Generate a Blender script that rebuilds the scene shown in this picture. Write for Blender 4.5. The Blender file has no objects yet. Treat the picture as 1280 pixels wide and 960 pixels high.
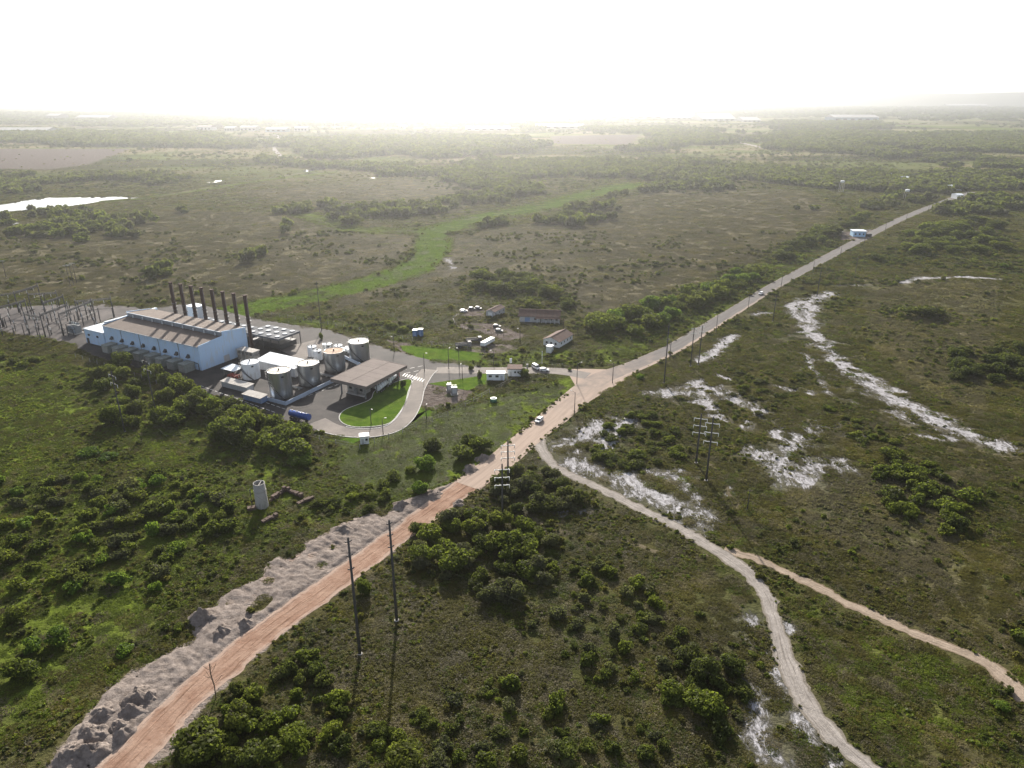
import bpy, math, random
import numpy as np
from mathutils import Vector, Matrix

# ------------------------------------------------------------------ camera, sky, sun, exposure
SC = bpy.context.scene
COL = SC.collection
CAM_H, FPX, PITCH = 110.0, 888.0, math.atan(362 / 888)
SUN_AZ, SUN_EL = math.radians(-5.5), math.radians(24)      # azimuth from +Y towards +X
cam = bpy.data.objects.new('camera', bpy.data.cameras.new('camera'))
COL.objects.link(cam)
cam.location = (0, 0, CAM_H)
cam.rotation_euler = (math.pi / 2 - PITCH, 0, 0)
cam.data.sensor_width = 36
cam.data.lens = 36 * FPX / 1280
cam.data.clip_start = 1
cam.data.clip_end = 60000
SC.camera = cam
SC.render.resolution_x, SC.render.resolution_y = 1024, 768

W = bpy.data.worlds.new('World')
SC.world = W
W.use_nodes = True
_n = W.node_tree.nodes
_sky = _n.new('ShaderNodeTexSky')
_sky.sky_type = 'NISHITA'
_sky.sun_disc = False
_sky.sun_elevation = SUN_EL
_sky.sun_rotation = SUN_AZ
_sky.air_density = 0.8
_sky.dust_density = 2.0
_sky.ozone_density = 2.0
_sky.altitude = 100
_n['Background'].inputs[1].default_value = 0.095
_hs = _n.new('ShaderNodeHueSaturation')
_hs.inputs['Saturation'].default_value = 0.45
W.node_tree.links.new(_sky.outputs[0], _hs.inputs['Color'])
W.node_tree.links.new(_hs.outputs[0], _n['Background'].inputs[0])

sl = bpy.data.lights.new('sun', 'SUN')
sl.energy = 5.0
sl.angle = math.radians(0.6)
sl.color = (1.0, 0.92, 0.81)
sun = bpy.data.objects.new('sun', sl)
COL.objects.link(sun)
_sd = Vector((math.sin(SUN_AZ) * math.cos(SUN_EL), math.cos(SUN_AZ) * math.cos(SUN_EL), math.sin(SUN_EL)))
sun.rotation_euler = _sd.to_track_quat('Z', 'Y').to_euler()
sun.location = (0, 0, 300)

SC.view_settings.view_transform = 'Standard'
SC.view_settings.look = 'None'
SC.view_settings.exposure = 1.15
SC.view_settings.gamma = 1
SC.cycles.max_bounces = 6
SC.cycles.diffuse_bounces = 2
SC.cycles.glossy_bounces = 2
SC.cycles.transmission_bounces = 3
SC.cycles.volume_bounces = 0
SC.cycles.transparent_max_bounces = 6
SC.cycles.use_denoising = True
SC.cycles.sample_clamp_indirect = 4

rng = np.random.default_rng(7)
random.seed(7)

# ------------------------------------------------------------------ helpers
CP, SP = math.cos(PITCH), math.sin(PITCH)


def g(px, py, z=0.0):
    """photo pixel (1280x960) -> point on the level z"""
    u, v = (px - 640) / FPX, (480 - py) / FPX
    t = (z - CAM_H) / (-SP + v * CP)
    return Vector((u * t, (CP + v * SP) * t, z))


def mpp(px, py):
    """metres a pixel covers at that ground point"""
    p = g(px, py)
    return (p.y * CP + CAM_H * SP) / FPX


def hgt(px, py, base):
    """height of a pixel above a known ground point"""
    v = (480 - py) / FPX
    t = base.y / (CP + v * SP)
    return CAM_H + t * (-SP + v * CP)


class MB:
    def __init__(s):
        s.v, s.f, s.sm = [], [], []

    def add(s, vs, fs, smooth=False):
        o = len(s.v)
        s.v += [tuple(p) for p in vs]
        s.f += [tuple(i + o for i in f) for f in fs]
        s.sm += [smooth] * len(fs)
        return s

    def box(s, c, d, rz=0.0, taper=1.0):
        hx, hy, hz = d[0] / 2, d[1] / 2, d[2] / 2
        ca, sa = math.cos(rz), math.sin(rz)
        vs = []
        for z, k in ((-hz, 1), (hz, taper)):
            for x, y in ((-hx, -hy), (hx, -hy), (hx, hy), (-hx, hy)):
                x, y = x * k, y * k
                vs.append((c[0] + x * ca - y * sa, c[1] + x * sa + y * ca, c[2] + z))
        return s.add(vs, [(3, 2, 1, 0), (4, 5, 6, 7), (0, 1, 5, 4), (1, 2, 6, 5), (2, 3, 7, 6), (3, 0, 4, 7)])

    def cyl(s, a, b, r0, r1=None, n=12, cap=True, smooth=True):
        r1 = r0 if r1 is None else r1
        a, b = Vector(a), Vector(b)
        d = (b - a).normalized()
        x = d.orthogonal().normalized()
        y = d.cross(x)
        vs = []
        for p, r in ((a, r0), (b, r1)):
            for i in range(n):
                t = 2 * math.pi * i / n
                vs.append(p + x * (r * math.cos(t)) + y * (r * math.sin(t)))
        s.add(vs, [(i, (i + 1) % n, n + (i + 1) % n, n + i) for i in range(n)], smooth)
        if cap:
            o = len(s.v) - 2 * n
            s.f += [tuple(o + i for i in reversed(range(n))), tuple(o + n + i for i in range(n))]
            s.sm += [False, False]
        return s

    def prism(s, poly, z0, z1):
        n = len(poly)
        ar = sum(poly[i][0] * poly[(i + 1) % n][1] - poly[(i + 1) % n][0] * poly[i][1] for i in range(n))
        if ar < 0:
            poly = list(reversed(poly))
        vs = [(p[0], p[1], z0) for p in poly] + [(p[0], p[1], z1) for p in poly]
        fs = [tuple(reversed(range(n))), tuple(range(n, 2 * n))]
        fs += [(i, (i + 1) % n, n + (i + 1) % n, n + i) for i in range(n)]
        return s.add(vs, fs)

    def extrude(s, prof, x0, x1, axis='x'):
        """profile in (y,z) extruded along x (or profile in (x,z) along y)"""
        n = len(prof)
        vs = []
        for t in (x0, x1):
            for a, b in prof:
                vs.append((t, a, b) if axis == 'x' else (a, t, b))
        fs = [tuple(range(n)), tuple(reversed(range(n, 2 * n)))]
        fs += [(i, n + i, n + (i + 1) % n, (i + 1) % n) for i in range(n)]
        return s.add(vs, fs)

    def tube(s, pts, r, n=5):
        for a, b in zip(pts[:-1], pts[1:]):
            s.cyl(a, b, r, r, n, cap=False)
        return s

    def mesh(s, name):
        me = bpy.data.meshes.new(name)
        me.from_pydata(s.v, [], s.f)
        me.polygons.foreach_set('use_smooth', s.sm)
        me.update()
        return me

    def build(s, name, m, parent=None, label=None):
        return obj(name, s.mesh(name), m, parent, label)


def obj(name, me, m=None, parent=None, label=None):
    o = bpy.data.objects.new(name, me)
    COL.objects.link(o)
    if m is not None and len(me.materials) == 0:
        me.materials.append(m)
    if parent is not None:
        o.parent = parent
    if label:
        o['label'] = label
    return o


def tag(o, label, cat, group=None):
    o['label'] = label
    o['category'] = cat
    if group:
        o['group'] = group
    return o


def thing(name, label, cat, loc=(0, 0, 0), rz=0.0, group=None):
    o = bpy.data.objects.new(name, None)
    COL.objects.link(o)
    o.location = loc
    o.rotation_euler = (0, 0, rz)
    o.empty_display_size = 0.5
    return tag(o, label, cat, group)


def struct(o, kind='structure'):
    o['kind'] = kind
    return o


# ------------------------------------------------------------------ materials
class NT:
    def __init__(s, name):
        s.m = bpy.data.materials.new(name)
        s.m.use_nodes = True
        s.t = s.m.node_tree
        s.t.nodes.clear()
        s.out = s.t.nodes.new('ShaderNodeOutputMaterial')

    def n(s, typ, ins=None, **kw):
        nd = s.t.nodes.new('ShaderNode' + typ)
        for k, v in kw.items():
            setattr(nd, k, v)
        for k, v in (ins or {}).items():
            if hasattr(v, 'is_output'):
                s.t.links.new(v, nd.inputs[k])
            else:
                nd.inputs[k].default_value = v
        return nd

    def pos(s):
        return s.n('NewGeometry').outputs['Position']

    def objc(s):
        return s.n('TexCoord').outputs['Object']

    def noise(s, vec, scale, detail=4, rough=0.55, dist=0.0):
        return s.n('TexNoise', {'Vector': vec, 'Scale': scale, 'Detail': detail, 'Roughness': rough, 'Distortion': dist}).outputs['Fac']

    def mix(s, f, a, b, blend='MIX'):
        nd = s.n('Mix', data_type='RGBA', blend_type=blend)
        for i, v in ((0, f), (6, a), (7, b)):
            if hasattr(v, 'is_output'):
                s.t.links.new(v, nd.inputs[i])
            else:
                nd.inputs[i].default_value = v if i == 0 else (*v, 1)
        return nd.outputs[2]

    def math(s, op, a, b=0.0, c=None):
        nd = s.n('Math', operation=op)
        for i, v in enumerate((a, b, c)):
            if v is None:
                continue
            if hasattr(v, 'is_output'):
                s.t.links.new(v, nd.inputs[i])
            else:
                nd.inputs[i].default_value = v
        return nd.outputs[0]

    def ramp(s, f, lo, hi, a=0.0, b=1.0, smooth=True):
        nd = s.n('MapRange', {0: f, 1: lo, 2: hi, 3: a, 4: b}, interpolation_type='SMOOTHSTEP' if smooth else 'LINEAR')
        return nd.outputs[0]

    def attr(s, name):
        return s.n('Attribute', attribute_name=name).outputs['Fac']

    def bsdf(s, col, rough=0.9, metal=0.0, bump=None, bstr=0.5, bdist=0.1, spec=0.3):
        ins = {'Base Color': col if hasattr(col, 'is_output') else (*col, 1), 'Roughness': rough, 'Metallic': metal, 'Specular IOR Level': spec}
        if bump is not None:
            ins['Normal'] = s.n('Bump', {'Height': bump, 'Strength': bstr, 'Distance': bdist}).outputs[0]
        b = s.n('BsdfPrincipled', ins)
        s.t.links.new(b.outputs[0], s.out.inputs[0])
        return s.m


def simple(name, c, rough=0.8, metal=0.0, var=0.25, scale=0.6, c2=None, spec=0.3, streak=False, bump=0.0):
    """painted / weathered surface: base colour with blotches, optional streaks running down"""
    t = NT(name)
    p = t.objc()
    if streak:
        p2 = t.n('Mapping', {'Vector': p, 'Scale': (1.6, 1.6, 0.12)}).outputs[0]
        f = t.math('MULTIPLY', t.ramp(t.noise(p2, 1.2, 6, 0.65), 0.42, 0.72), t.ramp(t.noise(p, 0.25, 3), 0.35, 0.65))
    else:
        f = t.ramp(t.noise(p, scale, 6, 0.65), 0.35, 0.75)
    c2 = c2 or tuple(x * (1 - var) for x in c)
    col = t.mix(f, c, c2)
    fine = t.noise(p, 9.0, 3)
    col = t.mix(t.ramp(fine, 0.3, 0.7, 0.0, 0.25), col, tuple(x * 0.7 for x in c))
    return t.bsdf(col, rough, metal, fine if bump else None, bump, 0.05, spec)


def leaf_mat(name, dark, light, trans=0.45, yellow=(0.16, 0.17, 0.03)):
    t = NT(name)
    tint = t.attr('tint')
    rnd = t.n('ObjectInfo').outputs['Random']
    col = t.mix(tint, dark, light)
    col = t.mix(t.ramp(rnd, 0.2, 1.0, 0.0, 0.55), col, yellow)
    n = t.noise(t.pos(), 0.05, 2)
    col = t.mix(t.ramp(n, 0.4, 0.7, 0.0, 0.35), col, dark)
    n2 = t.noise(t.n('Mapping', {'Vector': t.pos(), 'Location': (91.0, 37.0, 0.0)}).outputs[0], 0.055, 4, 0.65)
    col = t.mix(t.ramp(n2, 0.46, 0.68, 0.0, 0.75), col, tuple(min(1, x * k) for x, k in zip(light, (1.55, 1.5, 1.1))))
    d = t.n('BsdfDiffuse', {'Color': col, 'Roughness': 0.6})
    tc = t.mix(0.35, col, (0.20, 0.25, 0.03), 'MIX')
    tr = t.n('BsdfTranslucent', {'Color': tc})
    gl = t.n('BsdfGlossy', {'Color': (0.5, 0.5, 0.5, 1), 'Roughness': 0.5})
    m1 = t.n('MixShader', {0: trans, 1: d.outputs[0], 2: tr.outputs[0]})
    m2 = t.n('MixShader', {0: 0.012, 1: m1.outputs[0], 2: gl.outputs[0]})
    t.t.links.new(m2.outputs[0], t.out.inputs[0])
    return t.m


M = {}
M['leaf'] = leaf_mat('leaf_green', (0.045, 0.066, 0.013), (0.115, 0.145, 0.025), 0.5, (0.15, 0.155, 0.03))
M['leaf_dark'] = leaf_mat('leaf_dark', (0.034, 0.048, 0.014), (0.082, 0.102, 0.026), 0.42, (0.105, 0.105, 0.035))
M['leaf_bright'] = leaf_mat('leaf_bright', (0.06, 0.115, 0.016), (0.12, 0.20, 0.028), 0.5, (0.15, 0.20, 0.03))
M['leaf_grey'] = leaf_mat('leaf_grey', (0.052, 0.058, 0.030), (0.10, 0.105, 0.055), 0.4, (0.12, 0.115, 0.06))
M['tuft'] = leaf_mat('tuft_olive', (0.072, 0.070, 0.021), (0.130, 0.118, 0.035), 0.5, (0.155, 0.125, 0.04))
M['tuft_green'] = leaf_mat('tuft_green', (0.090, 0.125, 0.017), (0.15, 0.20, 0.027), 0.6, (0.19, 0.20, 0.03))
M['tuft_dry'] = leaf_mat('tuft_dry', (0.135, 0.118, 0.072), (0.21, 0.182, 0.114), 0.5, (0.21, 0.178, 0.104))
M['bark'] = simple('bark', (0.10, 0.08, 0.06), 0.9, var=0.5, scale=4)
M['white'] = simple('white_paint', (0.72, 0.75, 0.78), 0.55, var=0.25, c2=(0.45, 0.42, 0.38), streak=True)
M['hall'] = simple('pale_blue_cladding', (0.45, 0.62, 0.84), 0.5, c2=(0.46, 0.50, 0.52), streak=True)
M['hallroof'] = simple('brown_grey_roof_sheet', (0.155, 0.125, 0.108), 0.95, c2=(0.115, 0.095, 0.082), scale=0.3)
M['clerestory'] = simple('grey_blue_band', (0.27, 0.30, 0.34), 0.6)
M['whiteroof'] = simple('white_roof_sheet', (0.70, 0.76, 0.82), 0.45, c2=(0.5, 0.55, 0.6), scale=0.2)
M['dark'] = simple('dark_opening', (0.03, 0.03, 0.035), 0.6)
M['concrete'] = simple('weathered_concrete', (0.33, 0.32, 0.30), 0.9, c2=(0.17, 0.165, 0.15), streak=True, bump=0.3)
M['concrete2'] = simple('pale_concrete', (0.45, 0.43, 0.40), 0.9, c2=(0.3, 0.28, 0.26), scale=0.4)
M['intake'] = simple('grey_green_housing', (0.27, 0.29, 0.27), 0.8, c2=(0.17, 0.18, 0.16), scale=0.8)
M['stack'] = simple('rust_brown_steel', (0.060, 0.032, 0.027), 0.85, c2=(0.035, 0.022, 0.02), spec=0.1, streak=True)
M['tank'] = simple('dull_steel', (0.46, 0.48, 0.50), 0.32, 0.9, c2=(0.30, 0.31, 0.31), streak=True, spec=0.5)
M['tanktop'] = simple('pale_tank_roof', (0.52, 0.46, 0.38), 0.6, c2=(0.36, 0.30, 0.23), scale=0.5)
M['rusttop'] = simple('rusted_tank_roof', (0.34, 0.20, 0.12), 0.8, c2=(0.55, 0.42, 0.32), scale=0.9)
M['steel'] = simple('galvanised_steel', (0.22, 0.225, 0.23), 0.6, 0.3)
M['darksteel'] = simple('dark_steel', (0.07, 0.07, 0.075), 0.6, 0.3)
M['canopyroof'] = simple('taupe_canopy_sheet', (0.20, 0.17, 0.155), 0.9, c2=(0.16, 0.135, 0.125), scale=0.2, spec=0.1)
M['bluewall'] = simple('blue_painted_wall', (0.16, 0.26, 0.48), 0.7, c2=(0.3, 0.35, 0.42), scale=0.5)
M['bund'] = simple('pale_blue_bund', (0.42, 0.50, 0.62), 0.8, c2=(0.30, 0.33, 0.38), streak=True)
M['bluetank'] = simple('blue_tank_paint', (0.03, 0.085, 0.33), 0.35, spec=0.5)
M['blueplastic'] = simple('blue_plastic', (0.06, 0.15, 0.33), 0.5)
M['tyre'] = simple('rubber', (0.02, 0.02, 0.02), 0.8)
M['glass'] = simple('dark_glass', (0.02, 0.025, 0.03), 0.15, spec=0.4)
M['carwhite'] = simple('white_car_paint', (0.80, 0.80, 0.80), 0.25, var=0.05, spec=0.6)
M['cardark'] = simple('dark_car_paint', (0.04, 0.045, 0.055), 0.5, var=0.1, spec=0.25)
M['cargrey'] = simple('grey_car_paint', (0.16, 0.17, 0.19), 0.5, var=0.1, spec=0.25)
M['red'] = simple('red_paint', (0.38, 0.07, 0.05), 0.5)
M['oldtile'] = simple('brown_clay_tiles', (0.125, 0.075, 0.06), 0.95, c2=(0.055, 0.042, 0.04), scale=0.8, bump=0.4)
M['housewall'] = simple('lime_washed_wall', (0.66, 0.68, 0.70), 0.85, c2=(0.42, 0.40, 0.38), streak=True)
M['greywall'] = simple('grey_rendered_wall', (0.42, 0.43, 0.45), 0.85, c2=(0.28, 0.27, 0.27), streak=True)
M['insul'] = simple('white_insulator', (0.80, 0.80, 0.76), 0.3, var=0.1)
M['pole'] = simple('grey_pole_concrete', (0.085, 0.082, 0.08), 0.95, c2=(0.05, 0.048, 0.046), spec=0.05, streak=True)
M['wood'] = simple('weathered_wood', (0.12, 0.09, 0.07), 0.9)
M['brick'] = simple('old_brick', (0.11, 0.075, 0.06), 0.95, c2=(0.07, 0.055, 0.045), scale=2.0, bump=0.5)
M['kerb'] = simple('kerb_stone', (0.55, 0.54, 0.52), 0.9)
M['paint'] = simple('road_paint', (0.72, 0.71, 0.68), 0.7, var=0.4, scale=1.5)
M['wire'] = simple('dark_cable', (0.05, 0.05, 0.05), 0.8, 0.0, spec=0.1)
M['bluebuild'] = simple('light_blue_wall', (0.40, 0.62, 0.85), 0.7)
M['green'] = simple('green_plastic', (0.05, 0.16, 0.10), 0.5)
M['farwall'] = simple('far_wall', (0.34, 0.34, 0.33), 0.9, spec=0.1)
M['farblue'] = simple('far_blue_wall', (0.26, 0.33, 0.40), 0.9, spec=0.1)
M['farroof'] = simple('far_roof', (0.36, 0.36, 0.36), 0.9, spec=0.1)
M['radiator'] = simple('dark_radiator', (0.10, 0.11, 0.125), 0.8, c2=(0.16, 0.17, 0.19), scale=0.9, spec=0.1)
M['junk'] = simple('scrap_metal', (0.16, 0.15, 0.15), 0.7, c2=(0.28, 0.27, 0.27), scale=1.2)

def vnoise(P, scale, seed):
    """smooth value noise in 0..1 on world points"""
    r = np.random.default_rng(seed)
    T = r.random((256, 256))
    out = np.zeros(len(P))
    amp, tot = 1.0, 0.0
    for o in range(3):
        q = P * scale * 2 ** o + 1000.5
        i = np.floor(q).astype(int)
        f = q - i
        f = f * f * (3 - 2 * f)
        a, b = i[:, 0] % 256, i[:, 1] % 256
        a1, b1 = (a + 1) % 256, (b + 1) % 256
        v = (T[a, b] * (1 - f[:, 0]) + T[a1, b] * f[:, 0]) * (1 - f[:, 1]) + (T[a, b1] * (1 - f[:, 0]) + T[a1, b1] * f[:, 0]) * f[:, 1]
        out += amp * v
        tot += amp
        amp *= 0.5
    return out / tot


# ------------------------------------------------------------------ ground zones (signed soft fields evaluated on points)
def wpts(px):
    return np.array([g(*p)[:2] for p in px])


def dist_poly(P, pts):
    """distance of points P (n,2) to a polyline"""
    d = np.full(len(P), 1e9)
    for a, b in zip(pts[:-1], pts[1:]):
        ab = b - a
        t = np.clip(((P - a) @ ab) / max(ab @ ab, 1e-9), 0, 1)
        q = a + t[:, None] * ab
        d = np.minimum(d, np.hypot(P[:, 0] - q[:, 0], P[:, 1] - q[:, 1]))
    return d


def inside(P, poly):
    r = np.zeros(len(P), bool)
    n = len(poly)
    for i in range(n):
        a, b = poly[i], poly[(i + 1) % n]
        c = (a[1] > P[:, 1]) != (b[1] > P[:, 1])
        x = (b[0] - a[0]) * (P[:, 1] - a[1]) / (b[1] - a[1] + 1e-12) + a[0]
        r ^= c & (P[:, 0] < x)
    return r


def poly_field(P, poly, soft):
    """1 inside, falling to 0 over 'soft' metres outside, 0.5 on the outline"""
    lo, hi = poly.min(0) - soft, poly.max(0) + soft
    sel = ((P >= lo) & (P <= hi)).all(1)
    out = np.zeros(len(P))
    if sel.any():
        Q = P[sel]
        d = dist_poly(Q, np.vstack([poly, poly[:1]]))
        d[inside(Q, poly)] *= -1
        out[sel] = np.clip(0.5 - d / (2 * soft), 0, 1)
    return out


def stroke_field(P, pts, r):
    lo, hi = pts.min(0) - r, pts.max(0) + r
    sel = ((P >= lo) & (P <= hi)).all(1)
    out = np.zeros(len(P))
    if sel.any():
        out[sel] = np.clip(1 - dist_poly(P[sel], pts) / r, 0, 1)
    return out


ROAD = [(100, 1012, 8), (170, 940, 8), (240, 868, 7.5), (320, 800, 7.5), (400, 741, 7.5), (480, 682, 7), (540, 638, 8), (583, 607, 9),
        (625, 577, 10), (657, 550, 10), (690, 523, 11), (720, 498, 12), (752, 474, 12), (792, 458, 10), (840, 436, 9), (880, 412, 8.5),
        (930, 381, 8), (955, 365, 8), (985, 348, 8), (1035, 321, 8), (1080, 297, 8), (1130, 272, 8), (1185, 250, 8), (1215, 240, 8)]
TRACK = [(668, 545, 7), (677, 560, 4), (688, 577, 3.4), (705, 590, 3.4), (740, 606, 3.4), (790, 630, 3.6), (840, 655, 4), (885, 682, 4.2),
         (925, 708, 4.2), (953, 738, 4.0), (969, 776, 3.8), (981, 820, 4.4), (1002, 868, 4.4), (1040, 918, 4), (1092, 965, 4), (1150, 1010, 4)]
TRACK2 = [(905, 688, 3.6), (930, 694, 3.4), (965, 707, 3.0), (1020, 733, 3.0), (1080, 764, 3.0), (1150, 795, 3.2), (1215, 820, 3.4), (1250, 842, 4.2), (1285, 878, 4), (1340, 930, 4)]
TRACK3 = [(1246, 822, 2.2), (1256, 795, 2.0), (1266, 765, 2.0), (1290, 725, 2.0)]
SAND = [  # polyline px, radius m, strength
    ([(1037, 367), (1012, 376), (988, 382)], 6.0, 0.8), ([(1012, 376), (1010, 392), (1010, 415), (1030, 428), (1045, 450), (1070, 472), (1105, 490), (1130, 505), (1165, 522), (1205, 540), (1250, 556)], 7.0, 0.85),
    ([(988, 382), (1005, 405), (1028, 428)], 5.5, 0.75), ([(1060, 455), (1085, 470), (1122, 490)], 3.5, 0.9), ([(1005, 442), (1024, 470), (1036, 492)], 2.2, 0.7),
    ([(1105, 490), (1118, 515), (1135, 528), (1180, 540)], 6, 0.55), ([(1035, 430), (1060, 470), (1100, 500)], 9, 0.42),
    ([(1128, 353), (1150, 347), (1172, 348), (1205, 346), (1248, 348)], 3.2, 1.0), ([(1050, 357), (1085, 356)], 3, 0.5),
    ([(822, 492), (850, 490), (875, 480), (900, 492), (945, 512)], 6, 0.8), ([(850, 490), (885, 505), (900, 525), (935, 532)], 7, 0.55), ([(870, 485), (890, 512)], 4, 0.9),
    ([(712, 556), (745, 536), (785, 527)], 8, 0.8), ([(755, 560), (770, 540)], 4, 0.8),
    ([(775, 592), (800, 605), (832, 627)], 3.2, 1.1), ([(720, 580), (760, 592), (830, 625), (880, 650)], 7.5, 0.72), ([(850, 592), (862, 615), (880, 634)], 4.5, 0.7), ([(815, 588), (835, 600), (860, 598)], 4, 0.65),
    ([(940, 567), (985, 562), (1010, 535), (1040, 530)], 6, 0.7), ([(975, 575), (990, 600), (1020, 590), (1048, 578)], 8.5, 0.72), ([(968, 540), (974, 546)], 3, 1.0), ([(985, 560), (975, 600)], 6, 0.6), ([(1010, 535), (1075, 545)], 4, 0.6),
    ([(876, 450), (895, 437), (917, 420)], 4, 1.0), ([(945, 393), (962, 390)], 4, 0.7), ([(960, 480), (1010, 492)], 4, 0.6), ([(900, 470), (915, 475)], 3, 0.7), ([(905, 600), (935, 655)], 2.2, 0.5),
    ([(938, 775), (950, 790)], 2.5, 0.6), ([(925, 853), (945, 858)], 1.6, 0.95), ([(962, 838), (985, 880), (1015, 930), (1040, 960)], 2.8, 0.6), ([(945, 915), (965, 940), (990, 960)], 4.5, 0.6), ([(945, 880), (955, 920)], 3, 0.7),
    ([(985, 782), (990, 790)], 1.6, 0.9), ([(650, 632), (690, 640), (740, 640)], 2.4, 0.6), ([(826, 648), (880, 660)], 2.6, 0.55), ([(1150, 545), (1190, 548)], 4, 0.7),
    ([(700, 575), (770, 600), (860, 640)], 12, 0.36), ([(850, 500), (900, 480), (960, 520), (1000, 570)], 16, 0.34), ([(1000, 420), (1050, 470), (1130, 520)], 16, 0.36), ([(930, 780), (960, 850), (1000, 940)], 7, 0.36), ([(720, 560), (800, 530)], 10, 0.36),
    ([(560, 323), (566, 335)], 4, 0.8), ([(880, 372), (905, 357), (930, 347)], 2.6, 0.55), ([(1000, 300), (1060, 287), (1100, 288)], 5, 0.5)]
PALE = [(40, 985), (75, 925), (105, 895), (130, 858), (190, 822), (237, 798), (236, 768), (262, 748), (318, 712), (352, 688), (410, 664), (440, 648), (470, 634), (530, 614), (572, 598), (605, 570),
        (640, 560), (560, 625), (480, 685), (400, 745), (320, 805), (240, 872), (120, 1000)]
PALE2 = [(270, 870), (300, 840), (360, 790), (420, 745), (470, 705), (520, 665), (500, 660), (400, 735), (300, 815), (200, 905), (170, 960), (215, 955), (245, 905)]
LUSH = [([(405, 548), (560, 508), (718, 470), (716, 492), (600, 590), (560, 612), (480, 632), (410, 600)], 6, 1.0),
        ([(-60, 425), (100, 455), (250, 505), (400, 560), (480, 630), (330, 700), (240, 770), (100, 880), (-60, 1000)], 12, 0.66),
        ([(500, 425), (720, 437), (725, 458), (600, 462), (520, 452)], 8, 0.75),
        ([(720, 455), (780, 458), (900, 397), (1000, 335), (1060, 290), (1040, 285), (960, 325), (760, 405)], 8, 0.7),
        ([(350, 392), (430, 402), (520, 420), (510, 428), (420, 412), (340, 405)], 6, 0.8),
        ([(960, 700), (1010, 740), (1230, 835), (1275, 880), (1290, 960), (1100, 960), (1010, 850), (990, 790)], 5, 0.42),
        ([(0, 375), (50, 372), (60, 385), (0, 392)], 12, 0.5)]
MARSH = [([(285, 392), (340, 380), (400, 368), (470, 352), (515, 337), (540, 312), (545, 288)], 21, 1.5), ([(545, 288), (600, 272), (680, 258)], 29, 1.2), ([(660, 262), (740, 242), (790, 231)], 36, 1.0)]
LUSH_ST = MARSH + [([(380, 268), (440, 288), (545, 290)], 30, 0.9),
           ([(0, 262), (180, 248), (330, 225), (420, 215)], 14, 1.0), ([(1130, 157), (1280, 162)], 160, 1.0), ([(560, 178), (800, 182)], 60, 0.7)]
DRY = [([(-40, 285), (200, 262), (400, 270), (535, 290), (520, 325), (400, 365), (280, 385), (140, 372), (-40, 360)], 40, 1.0),
       ([(560, 295), (720, 272), (830, 236), (1000, 238), (1045, 262), (955, 325), (850, 365), (740, 398), (690, 350), (560, 345), (430, 385), (400, 378), (520, 345)], 30, 1.0),
       ([(300, 240), (500, 222), (660, 235), (560, 265), (420, 262)], 60, 0.9),
       ([(1040, 560), (1280, 560), (1280, 800), (1150, 780), (950, 690), (900, 600)], 20, 0.45), ([(1050, 340), (1280, 350), (1280, 560), (1220, 540), (1100, 480), (1050, 420)], 20, 0.5)]
BARE = [([(520, 483), (535, 475), (592, 488), (585, 500), (545, 512), (522, 505)], 2.0, 1.0), ([(575, 402), (615, 404), (640, 412), (665, 420), (630, 428), (600, 415), (572, 410)], 4, 0.9), ([(585, 425), (650, 428), (660, 438), (610, 448), (560, 462), (545, 460)], 4, 0.55),
        ([(470, 420), (515, 428), (540, 445), (500, 442)], 5, 0.8), ([(-40, 186), (165, 186), (110, 206), (60, 212), (-40, 210)], 40, 1.0),
        ([(572, 384), (610, 388), (608, 396), (578, 396)], 4, 0.9), ([(1045, 290), (1110, 285), (1090, 298), (1045, 302)], 6, 0.8), ([(690, 170), (800, 168), (790, 181), (690, 180)], 60, 1.0), ([(1220, 220), (1280, 220), (1280, 228)], 30, 0.9)]
W_ROAD, W_TRACK, W_TRACK2, W_TRACK3 = (wpts([p[:2] for p in L]) for L in (ROAD, TRACK, TRACK2, TRACK3))
YARD_PX = [(86, 428), (104, 440), (150, 455), (200, 470), (236, 482), (262, 492), (300, 505), (345, 521), (380, 536), (402, 541), (440, 541), (470, 539), (500, 528), (520, 505), (532, 480), (600, 470),
           (600, 458), (545, 452), (500, 440), (460, 428), (410, 412), (360, 405), (310, 396), (240, 378), (190, 385), (140, 398), (106, 412)]
W_YARD = wpts(YARD_PX)
ACCESS = [(735, 470), (700, 464), (660, 463), (620, 463), (580, 463), (545, 463)]
POND = [(-60, 272), (0, 265), (40, 263), (60, 261), (100, 256), (130, 251), (174, 247), (140, 246), (100, 247), (60, 247), (30, 251), (0, 256), (-60, 262)]
W_POND = wpts(POND)


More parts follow.
